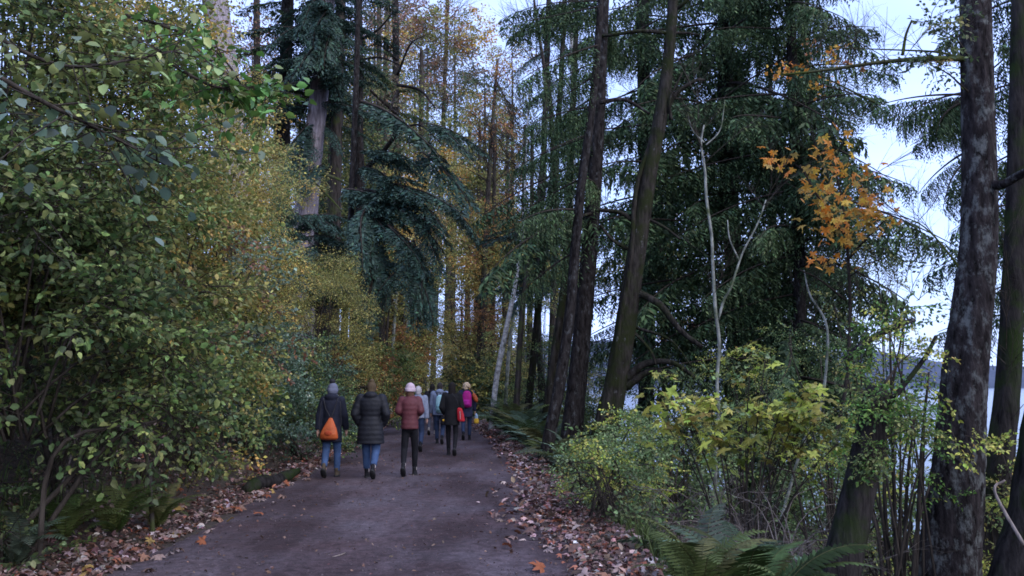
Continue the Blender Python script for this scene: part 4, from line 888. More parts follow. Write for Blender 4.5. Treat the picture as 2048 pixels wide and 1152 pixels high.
# grass and low growth on the left verge
def grass():
    q = Geo(); n = 5200
    for (x0, y0, sx, sy, m) in [(W(250, 8.6), 8.6, .8, .9, 2600), (W(120, 7.8), 7.8, .7, .8, 1500), (W(420, 11.5), 11.3, .7, 1.2, 1100), (W(560, 16), 15.6, .5, 2.0, 900), (W(650, 22), 22, .4, 3, 600), (W(1260, 9.4), 9.4, .4, 1., 700), (W(1330, 8.2), 7.6, .5, .6, 700)]:
        X = x0 + rng.normal(0, sx, m); Y = y0 + rng.normal(0, sy, m); d = np.maximum(-(X - cx(Y)) - hw(Y), (X - cx(Y)) - hw(Y)); k = (d > .45) & ((X > cx(Y)) | (d > .9)); X, Y = X[k], Y[k]; m = len(X)
        Z = G(X, Y); a = rng.uniform(0, 6.28, m); h = rng.uniform(.10, .34, m); w_ = .006; dx, dy = np.cos(a), np.sin(a)
        lean = h * rng.uniform(.2, .8, m); b1 = rng.uniform(0, 6.28, m)
        P0 = np.stack([X - dx * w_, Y - dy * w_, Z - .02], 1); P1 = np.stack([X + dx * w_, Y + dy * w_, Z - .02], 1)
        P2 = np.stack([X + np.cos(b1) * lean * .4, Y + np.sin(b1) * lean * .4, Z + h * .7], 1); P3 = np.stack([X + np.cos(b1) * lean, Y + np.sin(b1) * lean, Z + h], 1)
        V = np.stack([P0, P1, P2 + np.stack([dx, dy, 0 * dx], 1) * w_ * .8, P2 - np.stack([dx, dy, 0 * dx], 1) * w_ * .8, P3], 1).reshape(-1, 3)
        i = np.arange(m) * 5; c = np.repeat(cols('fern', m) * 1.3, 5, 0)
        q.add(V, [np.stack([i, i + 1, i + 2, i + 3], 1), np.stack([i + 3, i + 2, i + 4], 1)], c)
    o = q.build('grass', M_grass, kind='stuff')
grass()
def lowgrowth():
    """low leafy ground cover on both banks"""
    q, w = Geo(), Geo()
    for (px, Y, n, sx, sy, pal) in [(80, 8.2, 26, .9, .8, 'green'), (30, 7.4, 22, .5, .5, 'dark'), (330, 10.6, 16, .8, .8, 'dark'), (480, 14, 26, .6, 1.3, 'olive'), (590, 18, 34, .5, 2.2, 'blue'), (690, 26, 30, .5, 3., 'blue'), (730, 34, 20, .6, 4., 'olive'), (1290, 10.5, 24, .6, 1., 'palegreen'), (1450, 9, 34, 1., 1., 'dark'), (1700, 9, 24, 1., 1., 'dark'), (1900, 8.6, 20, 1., .8, 'dark'), (1230, 15, 30, .8, 2.5, 'blue'), (1120, 26, 40, 1., 5., 'dark'), (1180, 22, 30, 1, 4, 'green'), (1300, 24, 20, 1.2, 3, 'green')]:
        for i in range(n):
            x = W(px, Y) + rng.normal(0, sx); y = Y + rng.normal(0, sy); d = x - cx(y)
            if abs(d) < hw(y) + .45: continue
            M = rotm(rng.uniform(0, 6.3), rng.uniform(.1, 1.1), rng.normal(0, .4)); place(q, w, T_broad[rng.integers(5)], np.array([x, y, g(x, y)]), M, rng.uniform(.4, .7), pal)
    q.build('ground_cover_leaves', M_leaf, kind='stuff'); w.build('ground_cover_stems', M_twig, kind='stuff')
lowgrowth()
def undergrowth():
    """bramble of thin dark stems and dead leaves under the left shrubs"""
    q, w = Geo(), Geo()
    for i in range(230):
        Y = rng.uniform(7.5, 19); x = cx(Y) - hw(Y) - rng.uniform(.9, 2.6); V, Fx = T_bare[rng.integers(5)]
        M = rotm(rng.uniform(0, 6.3), rng.uniform(-.1, 1.2), rng.uniform(0, 6)); w.add(V @ M.T * rng.uniform(.3, .6) + np.array([x, Y, g(x, Y) + rng.uniform(0, .6)]), Fx)
    for i in range(150):
        Y = rng.uniform(7.5, 20); x = cx(Y) - hw(Y) - rng.uniform(.8, 2.4); M = rotm(rng.uniform(0, 6.3), rng.uniform(-.2, 1.), rng.normal(0, .4))
        place(q, None, T_broad[rng.integers(5)], np.array([x, Y, g(x, Y) + rng.uniform(0, .8)]), M, .55, ['brownt', 'dark', 'dark', 'litter'][rng.integers(4)])
    w.build('undergrowth_stems', M_twig, kind='stuff'); q.build('undergrowth_leaves', M_dry, kind='stuff')
undergrowth()

# ------------------------------------------------------------------ leaf litter
def litter():
    shapes = []
    for k in range(6):
        V, Fx = maple_leaf(rng.uniform(.2, .9), 100 + k, True); shapes.append((V, np.array(Fx)))
    for k in range(3):
        V, Fx = leaf_oval(.8, .45, .2); shapes.append((V, np.array(Fx)))
    q = Geo(); m = 0
    def put(x, y, s, pal='litter', extra=0.):
        V, Fx = shapes[rng.integers(len(shapes))]
        M = rotm(rng.uniform(0, 6.3), rng.normal(0, .45), rng.normal(0, .45)); z = max(g(x, y), .0 if abs(x - cx(y)) < hw(y) else -9) + rng.uniform(.01, .05) + extra
        q.add(V @ M.T * s + [x, y, z], Fx, cols(pal, 1, .4)[0])
    for i in range(12500):
        Y = 6 + 34 * rng.random() ** 1.6; L = rng.random() < .62
        if L: d = hw(Y) + abs(rng.normal(0, .62)) - .12; d = max(d, hw(Y) - .3 * rng.random()); x = cx(Y) - d
        else: d = hw(Y) + rng.normal(.08, .28); x = cx(Y) + max(d, hw(Y) - .45 * rng.random())
        put(x, Y, rng.uniform(.045, .125) * (1 if Y < 14 else 1.3))
    for i in range(1200):
        Y = 6 + 26 * rng.random() ** 1.4; x = cx(Y) + rng.uniform(-1, 1) * hw(Y); put(x, Y, rng.uniform(.02, .065), 'pathleaf')
    for i in range(420):   # thin drift curving onto the path on the right
        Y = rng.normal(11.5, 1.5); x = cx(Y) + hw(Y) - abs(rng.normal(0, .38)); put(x, Y, rng.uniform(.07, .17))
    q.build('leaf_litter', M_dry, kind='stuff')
    ms = []
    for k in range(8):
        e = Geo(); V, Fx = maple_leaf([.3, .6, .9][k % 3], 200 + k); e.add(V, np.array(Fx), np.array([(.34, .25, .23), (.28, .20, .18), (.30, .16, .11), (.26, .09, .045), (.36, .28, .26), (.24, .15, .12), (.36, .24, .08), (.18, .12, .10)][k])); ms.append(e.mesh('fallen_leaf', M_dry))
    for i in range(210):
        Y = 6.6 + 9.5 * rng.random() ** 1.5; sgn = -1 if rng.random() < .6 else 1
        x = cx(Y) + sgn * (hw(Y) + rng.normal(.12, .32)); s_ = rng.uniform(.12, .21)
        o = link('fallen_leaf', ms[rng.integers(8)], None); o.location = (x, Y, max(g(x, Y), 0) + .04); o.rotation_euler = (rng.normal(0, .35), rng.normal(0, .35), rng.uniform(0, 6.3)); o.scale = (s_, s_, s_)
        o['label'] = 'large lobed fallen leaf lying loose on top of the leaf litter beside the path'; o['category'] = 'fallen leaf'; o['group'] = 'large fallen leaves on top of the litter'
    # pebbles and grit on the path
    q = Geo(); Pb = np.array([[1, 0, 0], [-1, 0, 0], [0, 1, 0], [0, -1, 0], [0, 0, .7], [0, 0, -.7]]); Fb = np.array([[0, 2, 4], [2, 1, 4], [1, 3, 4], [3, 0, 4], [2, 0, 5], [1, 2, 5], [3, 1, 5], [0, 3, 5]])
    for i in range(3600):
        Y = 6.2 + 16 * rng.random() ** 1.7; x = cx(Y) + rng.uniform(-1, 1) * hw(Y); s_ = rng.uniform(.004, .012) * (1.8 if rng.random() < .05 else 1)
        M = rotm(rng.uniform(0, 6.3), rng.normal(0, .3), rng.normal(0, .3)); q.add((Pb * rng.uniform(.6, 1.2, (6, 1))) @ M.T * s_ + [x, Y, .012], Fb, np.array([.11, .088, .095]) * rng.uniform(.4, 1.35))
    q.build('gravel', M_dry, kind='stuff')
litter()

# log and sticks
def stick(name, pts, radii, mat, label, cat='stick', sides=10):
    P = [np.array(p, float) for p in pts]; root = None; q = Geo(); C = curve(P, 18); Rr = np.interp(np.linspace(0, 1, 18), np.linspace(0, 1, len(radii)), radii)
    V, Fs = tube(C, Rr, sides, .18); q.add(V, Fs)
    o = q.build(name, mat, sm=True); o['label'] = label; o['category'] = cat
def gp(px, Y, dz=0.): x = W(px, Y); return (x, Y, g(x, Y) + dz)
stick('fallen_log', [gp(500, 13.2, .04), gp(530, 13.7, .11), gp(560, 14.2, .10), gp(604, 15.2, .16)], [.07, .12, .10, .115, .09, .10, .05], M_bark_black, 'short dark fallen log lying at the edge of the left leaf litter', 'log')
stick('dead_stick', [gp(325, 9.6, -.05), tuple(at(295, 920, 9.7)), tuple(at(262, 868, 9.9))], [.028, .022, .012], M_bark_brown, 'leaning dead stick standing out of the fern patch on the left')
stick('dead_stick', [gp(140, 9, .3), tuple(at(160, 860, 9.1)), tuple(at(185, 815, 9.3))], [.012, .01, .006], M_twigpale, 'thin pale twig slanting out of the dark hollow on the left')
stick('dead_stick', [tuple(at(292, 950, 9.2)), tuple(at(300, 820, 9.3)), tuple(at(296, 690, 9.4))], [.014, .012, .01], M_bark_brown, 'thin upright dead stem beside the leaning stick')
stick('dead_stick', [tuple(at(2010, 960, 7.4)), tuple(at(1990, 985, 7.4)), tuple(at(2048, 1090, 7.2))], [.008, .012, .014], M_twigpale, 'bare grey branch crossing the bottom right corner')
stick('dead_stick', [(cx(8.4) - .3, 8.4, .012), (cx(8.5) - .22, 8.5, .02), (cx(8.7) - .2, 8.62, .014)], [.006, .006, .003], M_twigpale, 'small pale twig lying on the open gravel of the path')

# ------------------------------------------------------------------ people
def ell(c, r, seg=14, rings=9, M=None):
    th = np.linspace(0, np.pi, rings + 2)[1:-1]; ph = np.linspace(0, 2 * np.pi, seg, endpoint=False)
    V = np.stack([np.sin(th)[:, None] * np.cos(ph)[None], np.sin(th)[:, None] * np.sin(ph)[None], np.cos(th)[:, None] + 0 * ph[None]], -1).reshape(-1, 3)
    V = np.vstack([V, [0, 0, 1], [0, 0, -1]]) * np.array(r)
    if M is not None: V = V @ M.T
    V = V + np.array(c); n = seg
    i = (np.arange(rings - 1)[:, None] * n); j = np.arange(n)[None]; j2 = (j + 1) % n
    Q = np.stack([i + j, i + n + j, i + n + j2, i + j2], -1).reshape(-1, 4)
    t = rings * n; jj = np.arange(n); jk = (jj + 1) % n
    T = np.vstack([np.stack([np.full(n, t), jj, jk], 1), np.stack([np.full(n, t + 1), (rings - 1) * n + jk, (rings - 1) * n + jj], 1)])
    return V, [Q, T]
def loft(rings, seg=20):
    """rings: (cx, cy, z, rx, ry), closed at both ends"""
    th = np.linspace(0, 2 * np.pi, seg, endpoint=False); V = []
    for (a, b_, z, rx, ry) in rings:
        ct, st = np.cos(th), np.sin(th); V.append(np.stack([a + rx * np.sign(ct) * np.abs(ct) ** .9, b_ + ry * np.sign(st) * np.abs(st) ** .9, z + 0 * th], 1))
    k = len(rings); V = np.vstack(V + [[rings[0][:3]], [rings[-1][:3]]]); n = seg
    i = np.arange(k - 1)[:, None] * n; j = np.arange(n)[None]; j2 = (j + 1) % n
    Q = np.stack([i + j, i + j2, i + n + j2, i + n + j], -1).reshape(-1, 4); jj = np.arange(n); jk = (jj + 1) % n
    T = np.vstack([np.stack([np.full(n, k * n), jk, jj], 1), np.stack([np.full(n, k * n + 1), (k - 1) * n + jj, (k - 1) * n + jk], 1)])
    return V, [Q, T]
def seg_tube(pts, radii, n=12, sub=4):
    P = np.asarray(pts, float); m = (len(P) - 1) * sub + 1
    C = np.stack([np.interp(np.linspace(0, len(P) - 1, m), np.arange(len(P)), P[:, q]) for q in range(3)], 1); Rr = np.interp(np.linspace(0, len(P) - 1, m), np.arange(len(P)), radii)
    return tube(C, Rr, n)
def fused(name, prims, mat, parent, voxel=.014, smooth_=4, dec=.5, local=True):
    """one continuous surface grown from overlapping volumes"""
    q = Geo()
    for V, Fs in prims: q.add(V, Fs)
    me = q.mesh(name, mat); tmp = bpy.data.objects.new('tmp', me); COL.objects.link(tmp)
    md = tmp.modifiers.new('r', 'REMESH'); md.mode = 'VOXEL'; md.voxel_size = voxel; md.use_smooth_shade = True
    sm_ = tmp.modifiers.new('s', 'SMOOTH'); sm_.iterations = smooth_; sm_.factor = .5
    dc = tmp.modifiers.new('d', 'DECIMATE'); dc.ratio = dec
    dg = bpy.context.evaluated_depsgraph_get(); dg.update()
    nm = bpy.data.meshes.new_from_object(tmp.evaluated_get(dg)); nm.name = name
    bpy.data.objects.remove(tmp); bpy.data.meshes.remove(me)
    nm.materials.clear(); nm.materials.append(mat)
    o = link(name, nm, parent, local=True); return o

M_skin = cloth_mat('skin', (.42, .25, .19), .55, 200, .08, .3)
CL = {}
def cl(name, c, **k):
    if name not in CL: CL[name] = cloth_mat(name, c, **k)
    return CL[name]
def person(px, Y, H, label, coat, hem, trousers, shoe, width=1., stride=.22, lift=0, head='hat', headc=(.1, .1, .12), coatname='coat', hood=None, puff=0., hands='side', shoec=(.02, .02, .022), belt=None, cinch=0., armout=0., yaw=0., ankles=None, flare=0.):
    """walker seen from behind, facing +Y; lift = -1/1 which foot has its heel raised"""
    x = W(px, Y); k = H / 1.70
    root = thing('person', (x, Y, .014), label, 'person', None, yaw)
    w = width
    hipz, knz, anz = .90 * k, .49 * k, .085 * k
    legs = []
    for s in (-1, 1):
        fwd = (stride / 2) * (1 if s * (lift or 1) < 0 else -1)
        hip = np.array([s * .088 * w, 0, hipz]); 
        if lift == s:      # trailing leg, heel up
            kn = np.array([s * .095, fwd * .1 + .02, knz - .01]); an = np.array([s * .085, fwd - .06, anz + .10 * k])
        else:
            kn = np.array([s * .09, fwd * .65 + .01, knz + .005]); an = np.array([s * .082, fwd, anz])
        legs.append((hip, kn, an, s, lift == s))
    arms = []
    shz = 1.385 * k
    for s in (-1, 1):
        sw = -s * .10 * (lift or 1); sh = np.array([s * .178 * w, 0, shz])
        if hands == 'pocket': el = np.array([s * (.262 * w + armout), -.06, max(1.12 * k, hem + .33)]); wr = np.array([s * (.19 * w + .01), .075, max(.93 * k, hem + .27)])
        else: el = np.array([s * (.235 * w + armout), sw * .5 - .02, 1.10 * k]); wr = np.array([s * (.255 * w + armout), sw + .03, .86 * k])
        arms.append((sh, el, wr, s))
    hz = H - .115 * k
    body = [loft([(0, 0, .86 * k, .11 * w, .075), (0, 0, .93 * k, .135 * w, .09), (0, 0, 1.06 * k, .13 * w, .09), (0, 0, 1.24 * k, .15 * w, .105), (0, 0, 1.38 * k, .165 * w, .10), (0, 0, 1.43 * k, .09, .07)]),
            seg_tube([(0, 0, 1.38 * k), (0, .005, 1.5 * k), (0, .02, hz)], [.062, .052, .05]),
            ell((0, .015, hz), (.076, .094, .112 * k), 18, 12), ell((0, .105, hz - .02), (.013, .022, .022)), ell((0, .07, hz - .075), (.045, .035, .03)),
            ell((-.077, .01, hz - .01), (.011, .018, .03)), ell((.077, .01, hz - .01), (.011, .018, .03))]
    for e in (-1, 1): body.append(ell((e * .03, .098, hz + .012), (.014, .012, .010)))
    for hip, kn, an, s, lf in legs: body += [seg_tube([hip, kn, an], [.064 * w, .048, .034]), ell(kn, (.049,) * 3), ell(an + [0, .06, -.03], (.035, .09, .03))]
    for sh, el, wr, s in arms:
        body += [seg_tube([sh, el, wr], [.048, .038, .026]), ell(el, (.038,) * 3), ell(sh, (.052,) * 3)]
        d = wr - el; d /= np.linalg.norm(d); dn = d * .6 + np.array([0, .0, -.5]); dn /= np.linalg.norm(dn)
        pc = wr + dn * .045; body.append(seg_tube([wr, pc, wr + dn * .085], [.024, .030, .027], 10))
        side = np.array([0, 1., 0])
        for f, (o_, l) in enumerate(((-.026, .062), (-.009, .074), (.009, .078), (.026, .068))):
            p0 = wr + dn * .078 + side * o_; body.append(seg_tube([p0, p0 + dn * l * .55, p0 + dn * l * .9 + np.array([-s * .012, 0, 0])], [.0105, .010, .008], 8, 2))
        p0 = wr + dn * .03 + side * .024; body.append(seg_tube([p0, p0 + dn * .03 + side * .026, p0 + dn * .062 + side * .03], [.012, .011, .009], 8, 2))
    fused('body', body, M_skin, root, .0115, 2, .3)
    # trousers
    tr = [loft([(0, 0, .80 * k, .10 * w, .08), (0, 0, .86 * k, .155 * w, .11), (0, 0, .95 * k, .162 * w, .115), (0, 0, 1.02 * k, .145 * w, .105)])]
    tw_ = trousers[1]
    for hip, kn, an, s, lf in legs:
        end = an + (kn - an) * (.04 if not ankles else ankles)
        tr += [seg_tube([hip, kn, end], [.098 * tw_ * (.5 + .5 * w), .068 * tw_, .052 * tw_], 14), ell(kn, (.068 * tw_,) * 3)]
    fused('trousers', tr, trousers[0], root, .014, 3, .5)
    for hip, kn, an, s, lf in legs:
        sh_m = shoe
        M = rotm(0, 0, 0) if not lf else rotm(0, 0, -R(42))
        o_ = an - np.array([0, 0, anz])
        prim = [loft([(0, .045, 0, .043, .125), (0, .05, .02, .046, .13), (0, .045, .045, .042, .12), (0, .01, .075, .038, .075), (0, -.025, .115, .037, .05), (0, -.025, .15, .040, .05)])]
        P2 = []
        for V, Fs in prim:
            piv = np.array([0, .13, 0]) if lf else np.zeros(3)
            V2 = V
            if lf:
                V2 = (V - [0, -.02, .085]) @ M.T + [0, -.02, .085]
            P2.append((V2 + o_, Fs))
        so = fused('shoe', P2, sh_m, root, .012, 2, .6)
        sole = loft([(0, .045, -.012, .043, .128), (0, .045, -.006, .049, .138), (0, .045, .016, .049, .138), (0, .045, .02, .045, .13)], 20)
        V = sole[0]
        if lf: V = (V - [0, -.02, .085]) @ M.T + [0, -.02, .085]
        q = Geo(); q.add(V + o_, sole[1]); q.build('sole', cl('rubber_sole', (.03, .03, .032)), so, sm=True, local=True)
        if ankles:
            q = Geo(); V, Fs = seg_tube([an + (kn - an) * .02 , an + (kn - an) * (ankles + .04)], [.042, .045], 12); q.add(V, Fs); q.build('sock', cl('pale_sock', (.5, .45, .45)), root, sm=True, local=True)
    # coat
    cp = .018 + puff
    rings = []; nz_ = 30
    zt = 1.445 * k
    for i in range(nz_ + 1):
        z = hem + (zt - hem) * i / nz_; u = z / k
        rx = np.interp(u, [.45, .8, .95, 1.08, 1.25, 1.36, 1.41, 1.46], [.20 + flare, .185 + flare * .6, .178 + flare * .2, .165 - cinch, .185, .192, .15, .075]) * w + cp * .8
        ry = np.interp(u, [.45, .8, .95, 1.08, 1.25, 1.36, 1.41, 1.46], [.155 + flare * .5, .145 + flare * .4, .14, .128 - cinch * .6, .14, .13, .11, .075]) + cp * .8
        q_ = puff * .5 * math.sin((z / .085) * 2 * math.pi) if puff else 0
        rings.append((0, -.005, z, rx + q_, ry + q_))
    ct = [loft(rings, 28)]
    for sh, el, wr, s in arms:
        m = 13; P = np.concatenate([sh + (el - sh) * np.linspace(0, 1, m)[:, None], el + (wr - el) * np.linspace(.1, 1.0, m)[:, None]])
        Rr = np.concatenate([np.linspace(.078, .062, m), np.linspace(.061, .047, m)]) * (.6 + .4 * w) + cp * .6
        if puff: Rr = Rr + puff * .4 * np.sin(np.arange(2 * m) * 1.3)
        ct += [tube(P, Rr, 14), ell(sh, (.085 * (.5 + .5 * w) + cp * .5,) * 3), ell(el, (.062 + cp * .4,) * 3)]
    if hood == 'down': ct += [ell((0, -.075, 1.455 * k), (.125, .085, .075)), ell((0, -.02, 1.45 * k), (.10, .09, .06))]
    if hood == 'collar': ct += [loft([(0, 0, 1.40 * k, .10, .09), (0, .0, 1.47 * k, .078, .08), (0, .005, 1.51 * k, .074, .078)])]
    fused(coatname, ct, coat, root, .014, 2, .55)
    # head
    hm = cl(f'{head}_{px}', headc)
    if head == 'pom':
        o = fused('hat', [ell((0, .0, hz + .028), (.094, .108, .108)), loft([(0, -.005, hz - .065, .088, .10), (0, -.005, hz - .02, .100, .113), (0, 0, hz + .02, .100, .113)])], hm, root, .011, 1, .6)
        fused('pompom', [ell((-.01, -.01, hz + .155), (.05, .05, .048))] + [ell((-.01 + .042 * math.cos(a) * math.cos(b_), -.01 + .042 * math.sin(a) * math.cos(b_), hz + .155 + .04 * math.sin(b_)), (.016,) * 3, 6, 4) for a in np.arange(0, 6.2, .8) for b_ in (-.6, .1, .8)], cl('dark_pompom', (.02, .02, .025)), o, .009, 0, .7)
        hh = cl('grey_scarf', (.10, .11, .15)); fused('scarf', [loft([(0, 0, 1.40 * k, .095, .10), (0, -.01, 1.45 * k, .098, .105), (0, 0, 1.51 * k, .085, .095), (0, .01, 1.56 * k, .07, .08)])], hh, root, .012, 2, .6)
    elif head == 'beanie':
        fused('hat', [ell((0, 0, hz + .03), (.092, .106, .105)), loft([(0, -.005, hz - .035, .092, .104), (0, -.005, hz - .02, .101, .112), (0, 0, hz + .025, .101, .113), (0, 0, hz + .035, .09, .10)])], hm, root, .011, 1, .6)
        fused('hair', [ell((0, -.02, hz - .07), (.075, .07, .085)), ell((0, -.04, hz - .14), (.06, .045, .08))], cl('brown_hair', (.10, .055, .035)), root, .012, 2, .6)
    elif head == 'bun':
        fused('hair', [ell((0, -.005, hz + .012), (.088, .103, .118)), ell((0, -.04, hz - .06), (.07, .065, .08)), ell((.01, -.03, hz + .125), (.048, .046, .04))], hm, root, .011, 2, .6)
    elif head == 'long':
        fused('hair', [ell((0, -.008, hz + .01), (.088, .104, .116)), loft([(0, -.05, hz - .36, .085, .035), (0, -.065, hz - .25, .095, .045), (0, -.055, hz - .12, .088, .06), (0, -.03, hz, .088, .085)])], hm, root, .011, 2, .6)
    elif head == 'curly':
        pr = [ell((0, -.01, hz + .01), (.095, .105, .115))]
        for i in range(60):
            d = rv(1.); d /= np.linalg.norm(d)
            if d[1] > .55 : continue
            pr.append(ell((d[0] * .10, -.015 + d[1] * .105, hz - .01 + d[2] * .115), (.028,) * 3, 8, 5))
        fused('hair', pr, hm, root, .011, 0, .6)
    elif head == 'short':
        fused('hair', [ell((0, -.008, hz + .012), (.086, .102, .115)), ell((0, -.04, hz - .05), (.068, .06, .06))], hm, root, .011, 1, .6)
    return root, x

blackc = cl('black_puffer', (.009, .010, .015), rough=.65, spec=.25)
navyc = cl('navy_parka', (.014, .016, .028))
jeans = cl('blue_jeans', (.045, .08, .17)); djeans = cl('dark_jeans', (.03, .045, .09)); blackt = cl('black_leggings', (.010, .010, .013)); boots = cl('brown_boot', (.07, .055, .04)); bshoe = cl('black_shoe', (.015, .015, .018)); wshoe = cl('pale_shoe', (.22, .2, .19))
p1, x1 = person(668, 15.6, 1.66, 'walker at the left in a dark parka and grey pom-pom hat with an orange bag', navyc, .62, (jeans, 1.05), boots, .84, .26, -1, 'pom', (.11, .12, .17), 'parka', 'down', hands='side', armout=.02, flare=.02)
p2, x2 = person(745, 15.4, 1.70, 'walker in a wide black knee-length quilted coat and blue jeans with hair tied up', blackc, .60, (jeans, 1.15), bshoe, 1.04, .3, 1, 'bun', (.07, .05, .03), 'coat', 'down', puff=.009, hands='pocket', armout=.01, cinch=.02, flare=.03, ankles=.16)
p3, x3 = person(822, 15.8, 1.66, 'walker in a maroon quilted jacket, black leggings and a pale pink knitted hat', cl('maroon_puffer', (.09, .024, .030), rough=.7, spec=.3), .84, (blackt, .92), bshoe, .78, .26, -1, 'beanie', (.42, .33, .38), 'jacket', 'collar', puff=.006, hands='pocket', ankles=.14)
p4, x4 = person(838, 21.5, 1.60, 'walker in a pale blue-grey jacket mostly hidden behind the maroon jacket', cl('paleblue_jacket', (.22, .25, .33)), .82, (djeans, 1.), bshoe, .9, .2, 1, 'short', (.4, .38, .4), 'jacket', 'collar')
p5, x5 = person(881, 24.2, 1.70, 'walker in a grey-blue jacket carrying a pale teal backpack', cl('greyblue_jacket', (.16, .19, .27)), .80, (djeans, 1.), bshoe, 1., .3, 1, 'short', (.035, .03, .03), 'jacket', 'down')
p6, x6 = person(866, 28.5, 1.66, 'walker in dark clothes at the left of the far group', cl('dark_coat', (.02, .02, .026)), .75, (cl('grey_trousers', (.06, .065, .09)), 1.), wshoe, .95, .3, -1, 'short', (.02, .018, .018), 'coat', 'down')
p7, x7 = person(905, 20.3, 1.70, 'walker all in black with long dark hair and a red bag at the hip', cl('black_coat', (.010, .010, .012)), .70, (blackt, .88), bshoe, .9, .32, 1, 'long', (.012, .010, .010), 'coat', None, hands='pocket')
p8, x8 = person(934, 26.0, 1.72, 'walker with curly blond hair and a magenta backpack', cl('navy_jacket', (.025, .028, .06)), .68, (djeans, 1.), bshoe, .95, .24, -1, 'curly', (.50, .38, .26), 'coat', 'collar')

# things they carry
def bagthing(name, label, cat, loc): return thing(name, loc, label, cat)
M_orange = cl('orange_nylon', (.36, .075, .02), rough=.6, spec=.3); M_mag = cl('magenta_nylon', (.32, .012, .16), rough=.6); M_red = cl('red_nylon', (.34, .016, .025), rough=.55); M_teal = cl('teal_nylon', (.25, .42, .45)); M_strap = cl('dark_strap', (.03, .03, .035)); M_darkp = cl('dark_orange_print', (.30, .05, .02)); M_yel = cl('yellow_plastic', (.6, .36, .04)); M_paleb = cl('pale_blue_plastic', (.3, .42, .55))
def build_local(prims, name, mat, root, vox=.012, sm_=2): return fused(name, prims, mat, root, vox, sm_, .6)
b = bagthing('drawstring_bag', 'orange triangular drawstring bag on the back of the left walker', 'bag', (x1 + .0, 15.6 - .22, .68))
build_local([loft([(0, 0, 0, .13, .03), (0, -.01, .03, .165, .06), (0, -.02, .10, .16, .075), (0.01, -.015, .20, .125, .06), (.015, 0, .30, .075, .04), (.02, .01, .39, .03, .02)], 24)], 'pouch', M_orange, b)
build_local([ell((0.0, -.085, .12), (.07, .02, .045))], 'dark_print', M_darkp, b, .008, 1)
for s in (-1, 1):
    q = Geo(); V, Fs = seg_tube([(.02, .02, .38), (s * .08, .03, .55), (s * .13, .06, .74)], [.008, .008, .008], 6); q.add(V, Fs)
    V, Fs = seg_tube([(s * .15, .0, .03), (s * .20, .06, .3), (s * .17, .08, .68)], [.006, .006, .006], 6); q.add(V, Fs); q.build('cord', M_strap, b, sm=True, local=True)
def backpack(label, x, y, z, s, mat, pk, strap=M_strap):
    b = bagthing('backpack', label, 'backpack', (x, y, z))
    build_local([loft([(0, 0, 0, .10 * s, .05), (0, -.01, .04, .15 * s, .09), (0, -.02, .2, .155 * s, .11), (0, -.01, .36, .145 * s, .10), (0, 0, .46, .11 * s, .07), (0, .01, .50, .05 * s, .03)], 22)], 'main_pack', mat, b)
    build_local([loft([(0, -.10, .05, .09 * s, .03), (0, -.115, .09, .11 * s, .045), (0, -.115, .2, .11 * s, .045), (0, -.10, .25, .08 * s, .02)], 18)], 'front_pocket', pk, b, .01)
    q = Geo(); V, Fs = seg_tube([(-.02, .02, .50), (0, .01, .55), (.02, .02, .50)], [.008] * 3, 6); q.add(V, Fs); q.build('handle', strap, b, sm=True, local=True)
    for e in (-1, 1):
        q = Geo(); V, Fs = seg_tube([(e * .08, .03, .46), (e * .11, .09, .56), (e * .12, .20, .55), (e * .13, .26, .4)], [.018] * 4, 8); q.add(V, Fs); q.build('strap', strap, b, sm=True, local=True)
    return b
backpack('magenta backpack worn by the curly-haired walker', x8 + .02, 26 - .2, .98, .95, M_mag, cl('purple_nylon', (.35, .02, .22)))
backpack('pale teal backpack on the walker in the grey-blue jacket', x5 + .03, 24.2 - .2, .88, .85, M_teal, cl('teal_dark', (.16, .3, .34)))
b = bagthing('shoulder_bag', 'red bag hanging at the hip of the walker in black', 'bag', (x7 + .21, 20.3 - .16, .80))
build_local([loft([(.03, 0, 0, .07, .03), (.02, 0, .03, .09, .05), (0, 0, .18, .08, .05), (-.02, 0, .30, .06, .03), (-.03, 0, .33, .02, .01)], 20)], 'pouch', M_red, b)
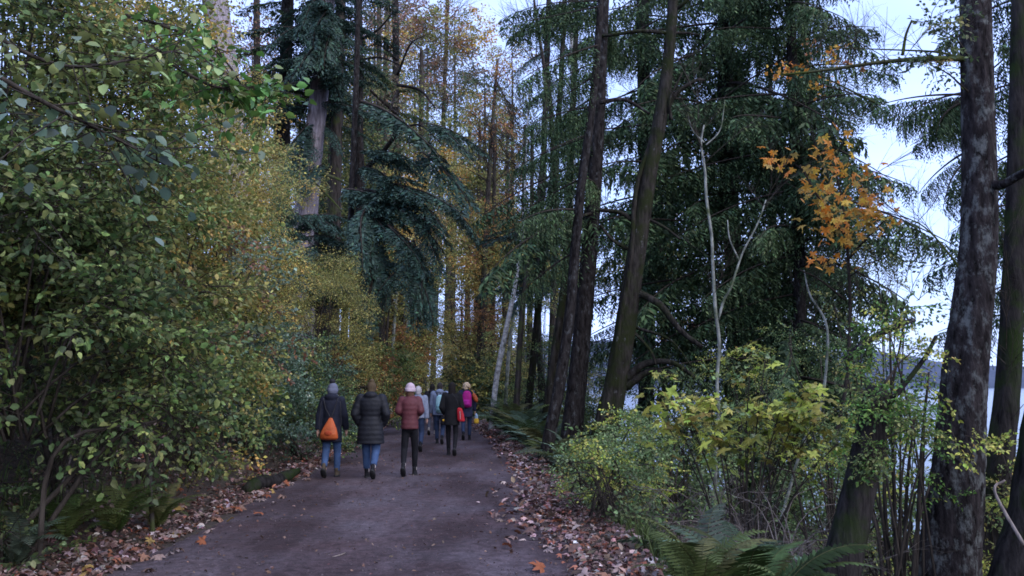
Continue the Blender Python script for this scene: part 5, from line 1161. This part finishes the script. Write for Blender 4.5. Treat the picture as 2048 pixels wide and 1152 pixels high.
q = Geo(); V, Fs = seg_tube([(-.03, 0, .33), (-.08, -.03, .5), (-.2, -.02, .66)], [.007] * 3, 6); q.add(V, Fs); q.build('strap', M_strap, b, sm=True, local=True)
q = Geo(); V, Fs = seg_tube([(.0, -.052, .06), (.0, -.055, .16), (-.01, -.05, .24)], [.006] * 3, 6); q.add(V, Fs); q.build('pale_stripe', cl('pale_trim', (.5, .4, .4)), b, sm=True, local=True)
b = bagthing('shoulder_bag', 'small orange bag slung behind the curly-haired walker\'s shoulder', 'bag', (x8 + .26, 26 - .1, 1.17))
build_local([ell((0, 0, .1), (.07, .06, .15), 14, 9, rotm(0, R(25), 0))], 'pouch', M_orange, b)
q = Geo(); V, Fs = seg_tube([(-.03, 0, .22), (-.1, .0, .32), (-.2, .05, .38)], [.01] * 3, 6); q.add(V, Fs); q.build('strap', M_yel, b, sm=True, local=True)
b = bagthing('carrier_bag', 'little pale blue and yellow bag held at the curly-haired walker\'s right side', 'bag', (x8 + .30, 26 - .02, .50))
build_local([loft([(0, 0, 0, .06, .03), (0, 0, .05, .08, .05), (0, 0, .14, .06, .035), (0, 0, .17, .03, .02)], 16)], 'yellow_bottom', M_yel, b)
build_local([loft([(0, 0, .14, .05, .03), (0, 0, .22, .05, .03), (-.01, 0, .30, .025, .02)], 16)], 'pale_top', M_paleb, b)
b = bagthing('hand_bag', 'dark bag with a yellow patch carried between the teal backpack and the black coat', 'bag', (x5 + .16, 24.0, .55))
build_local([loft([(0, 0, 0, .10, .05), (0, 0, .04, .13, .07), (0, 0, .2, .12, .07), (0, 0, .27, .08, .04)], 18)], 'pouch', cl('dark_bag', (.015, .015, .02)), b)
build_local([ell((-.03, -.075, .13), (.045, .02, .03))], 'yellow_patch', M_yel, b, .008, 1)
q = Geo(); V, Fs = seg_tube([(-.06, 0, .26), (0, 0, .42), (.06, 0, .26)], [.008] * 3, 6); q.add(V, Fs); q.build('handle', M_strap, b, sm=True, local=True)

print('TRIS', sum(sum(len(p.vertices) - 2 for p in m.polygons) if len(m.polygons) < 200 else len(m.polygons) * 2 for m in bpy.data.meshes), 'OBJ', len(bpy.data.objects))
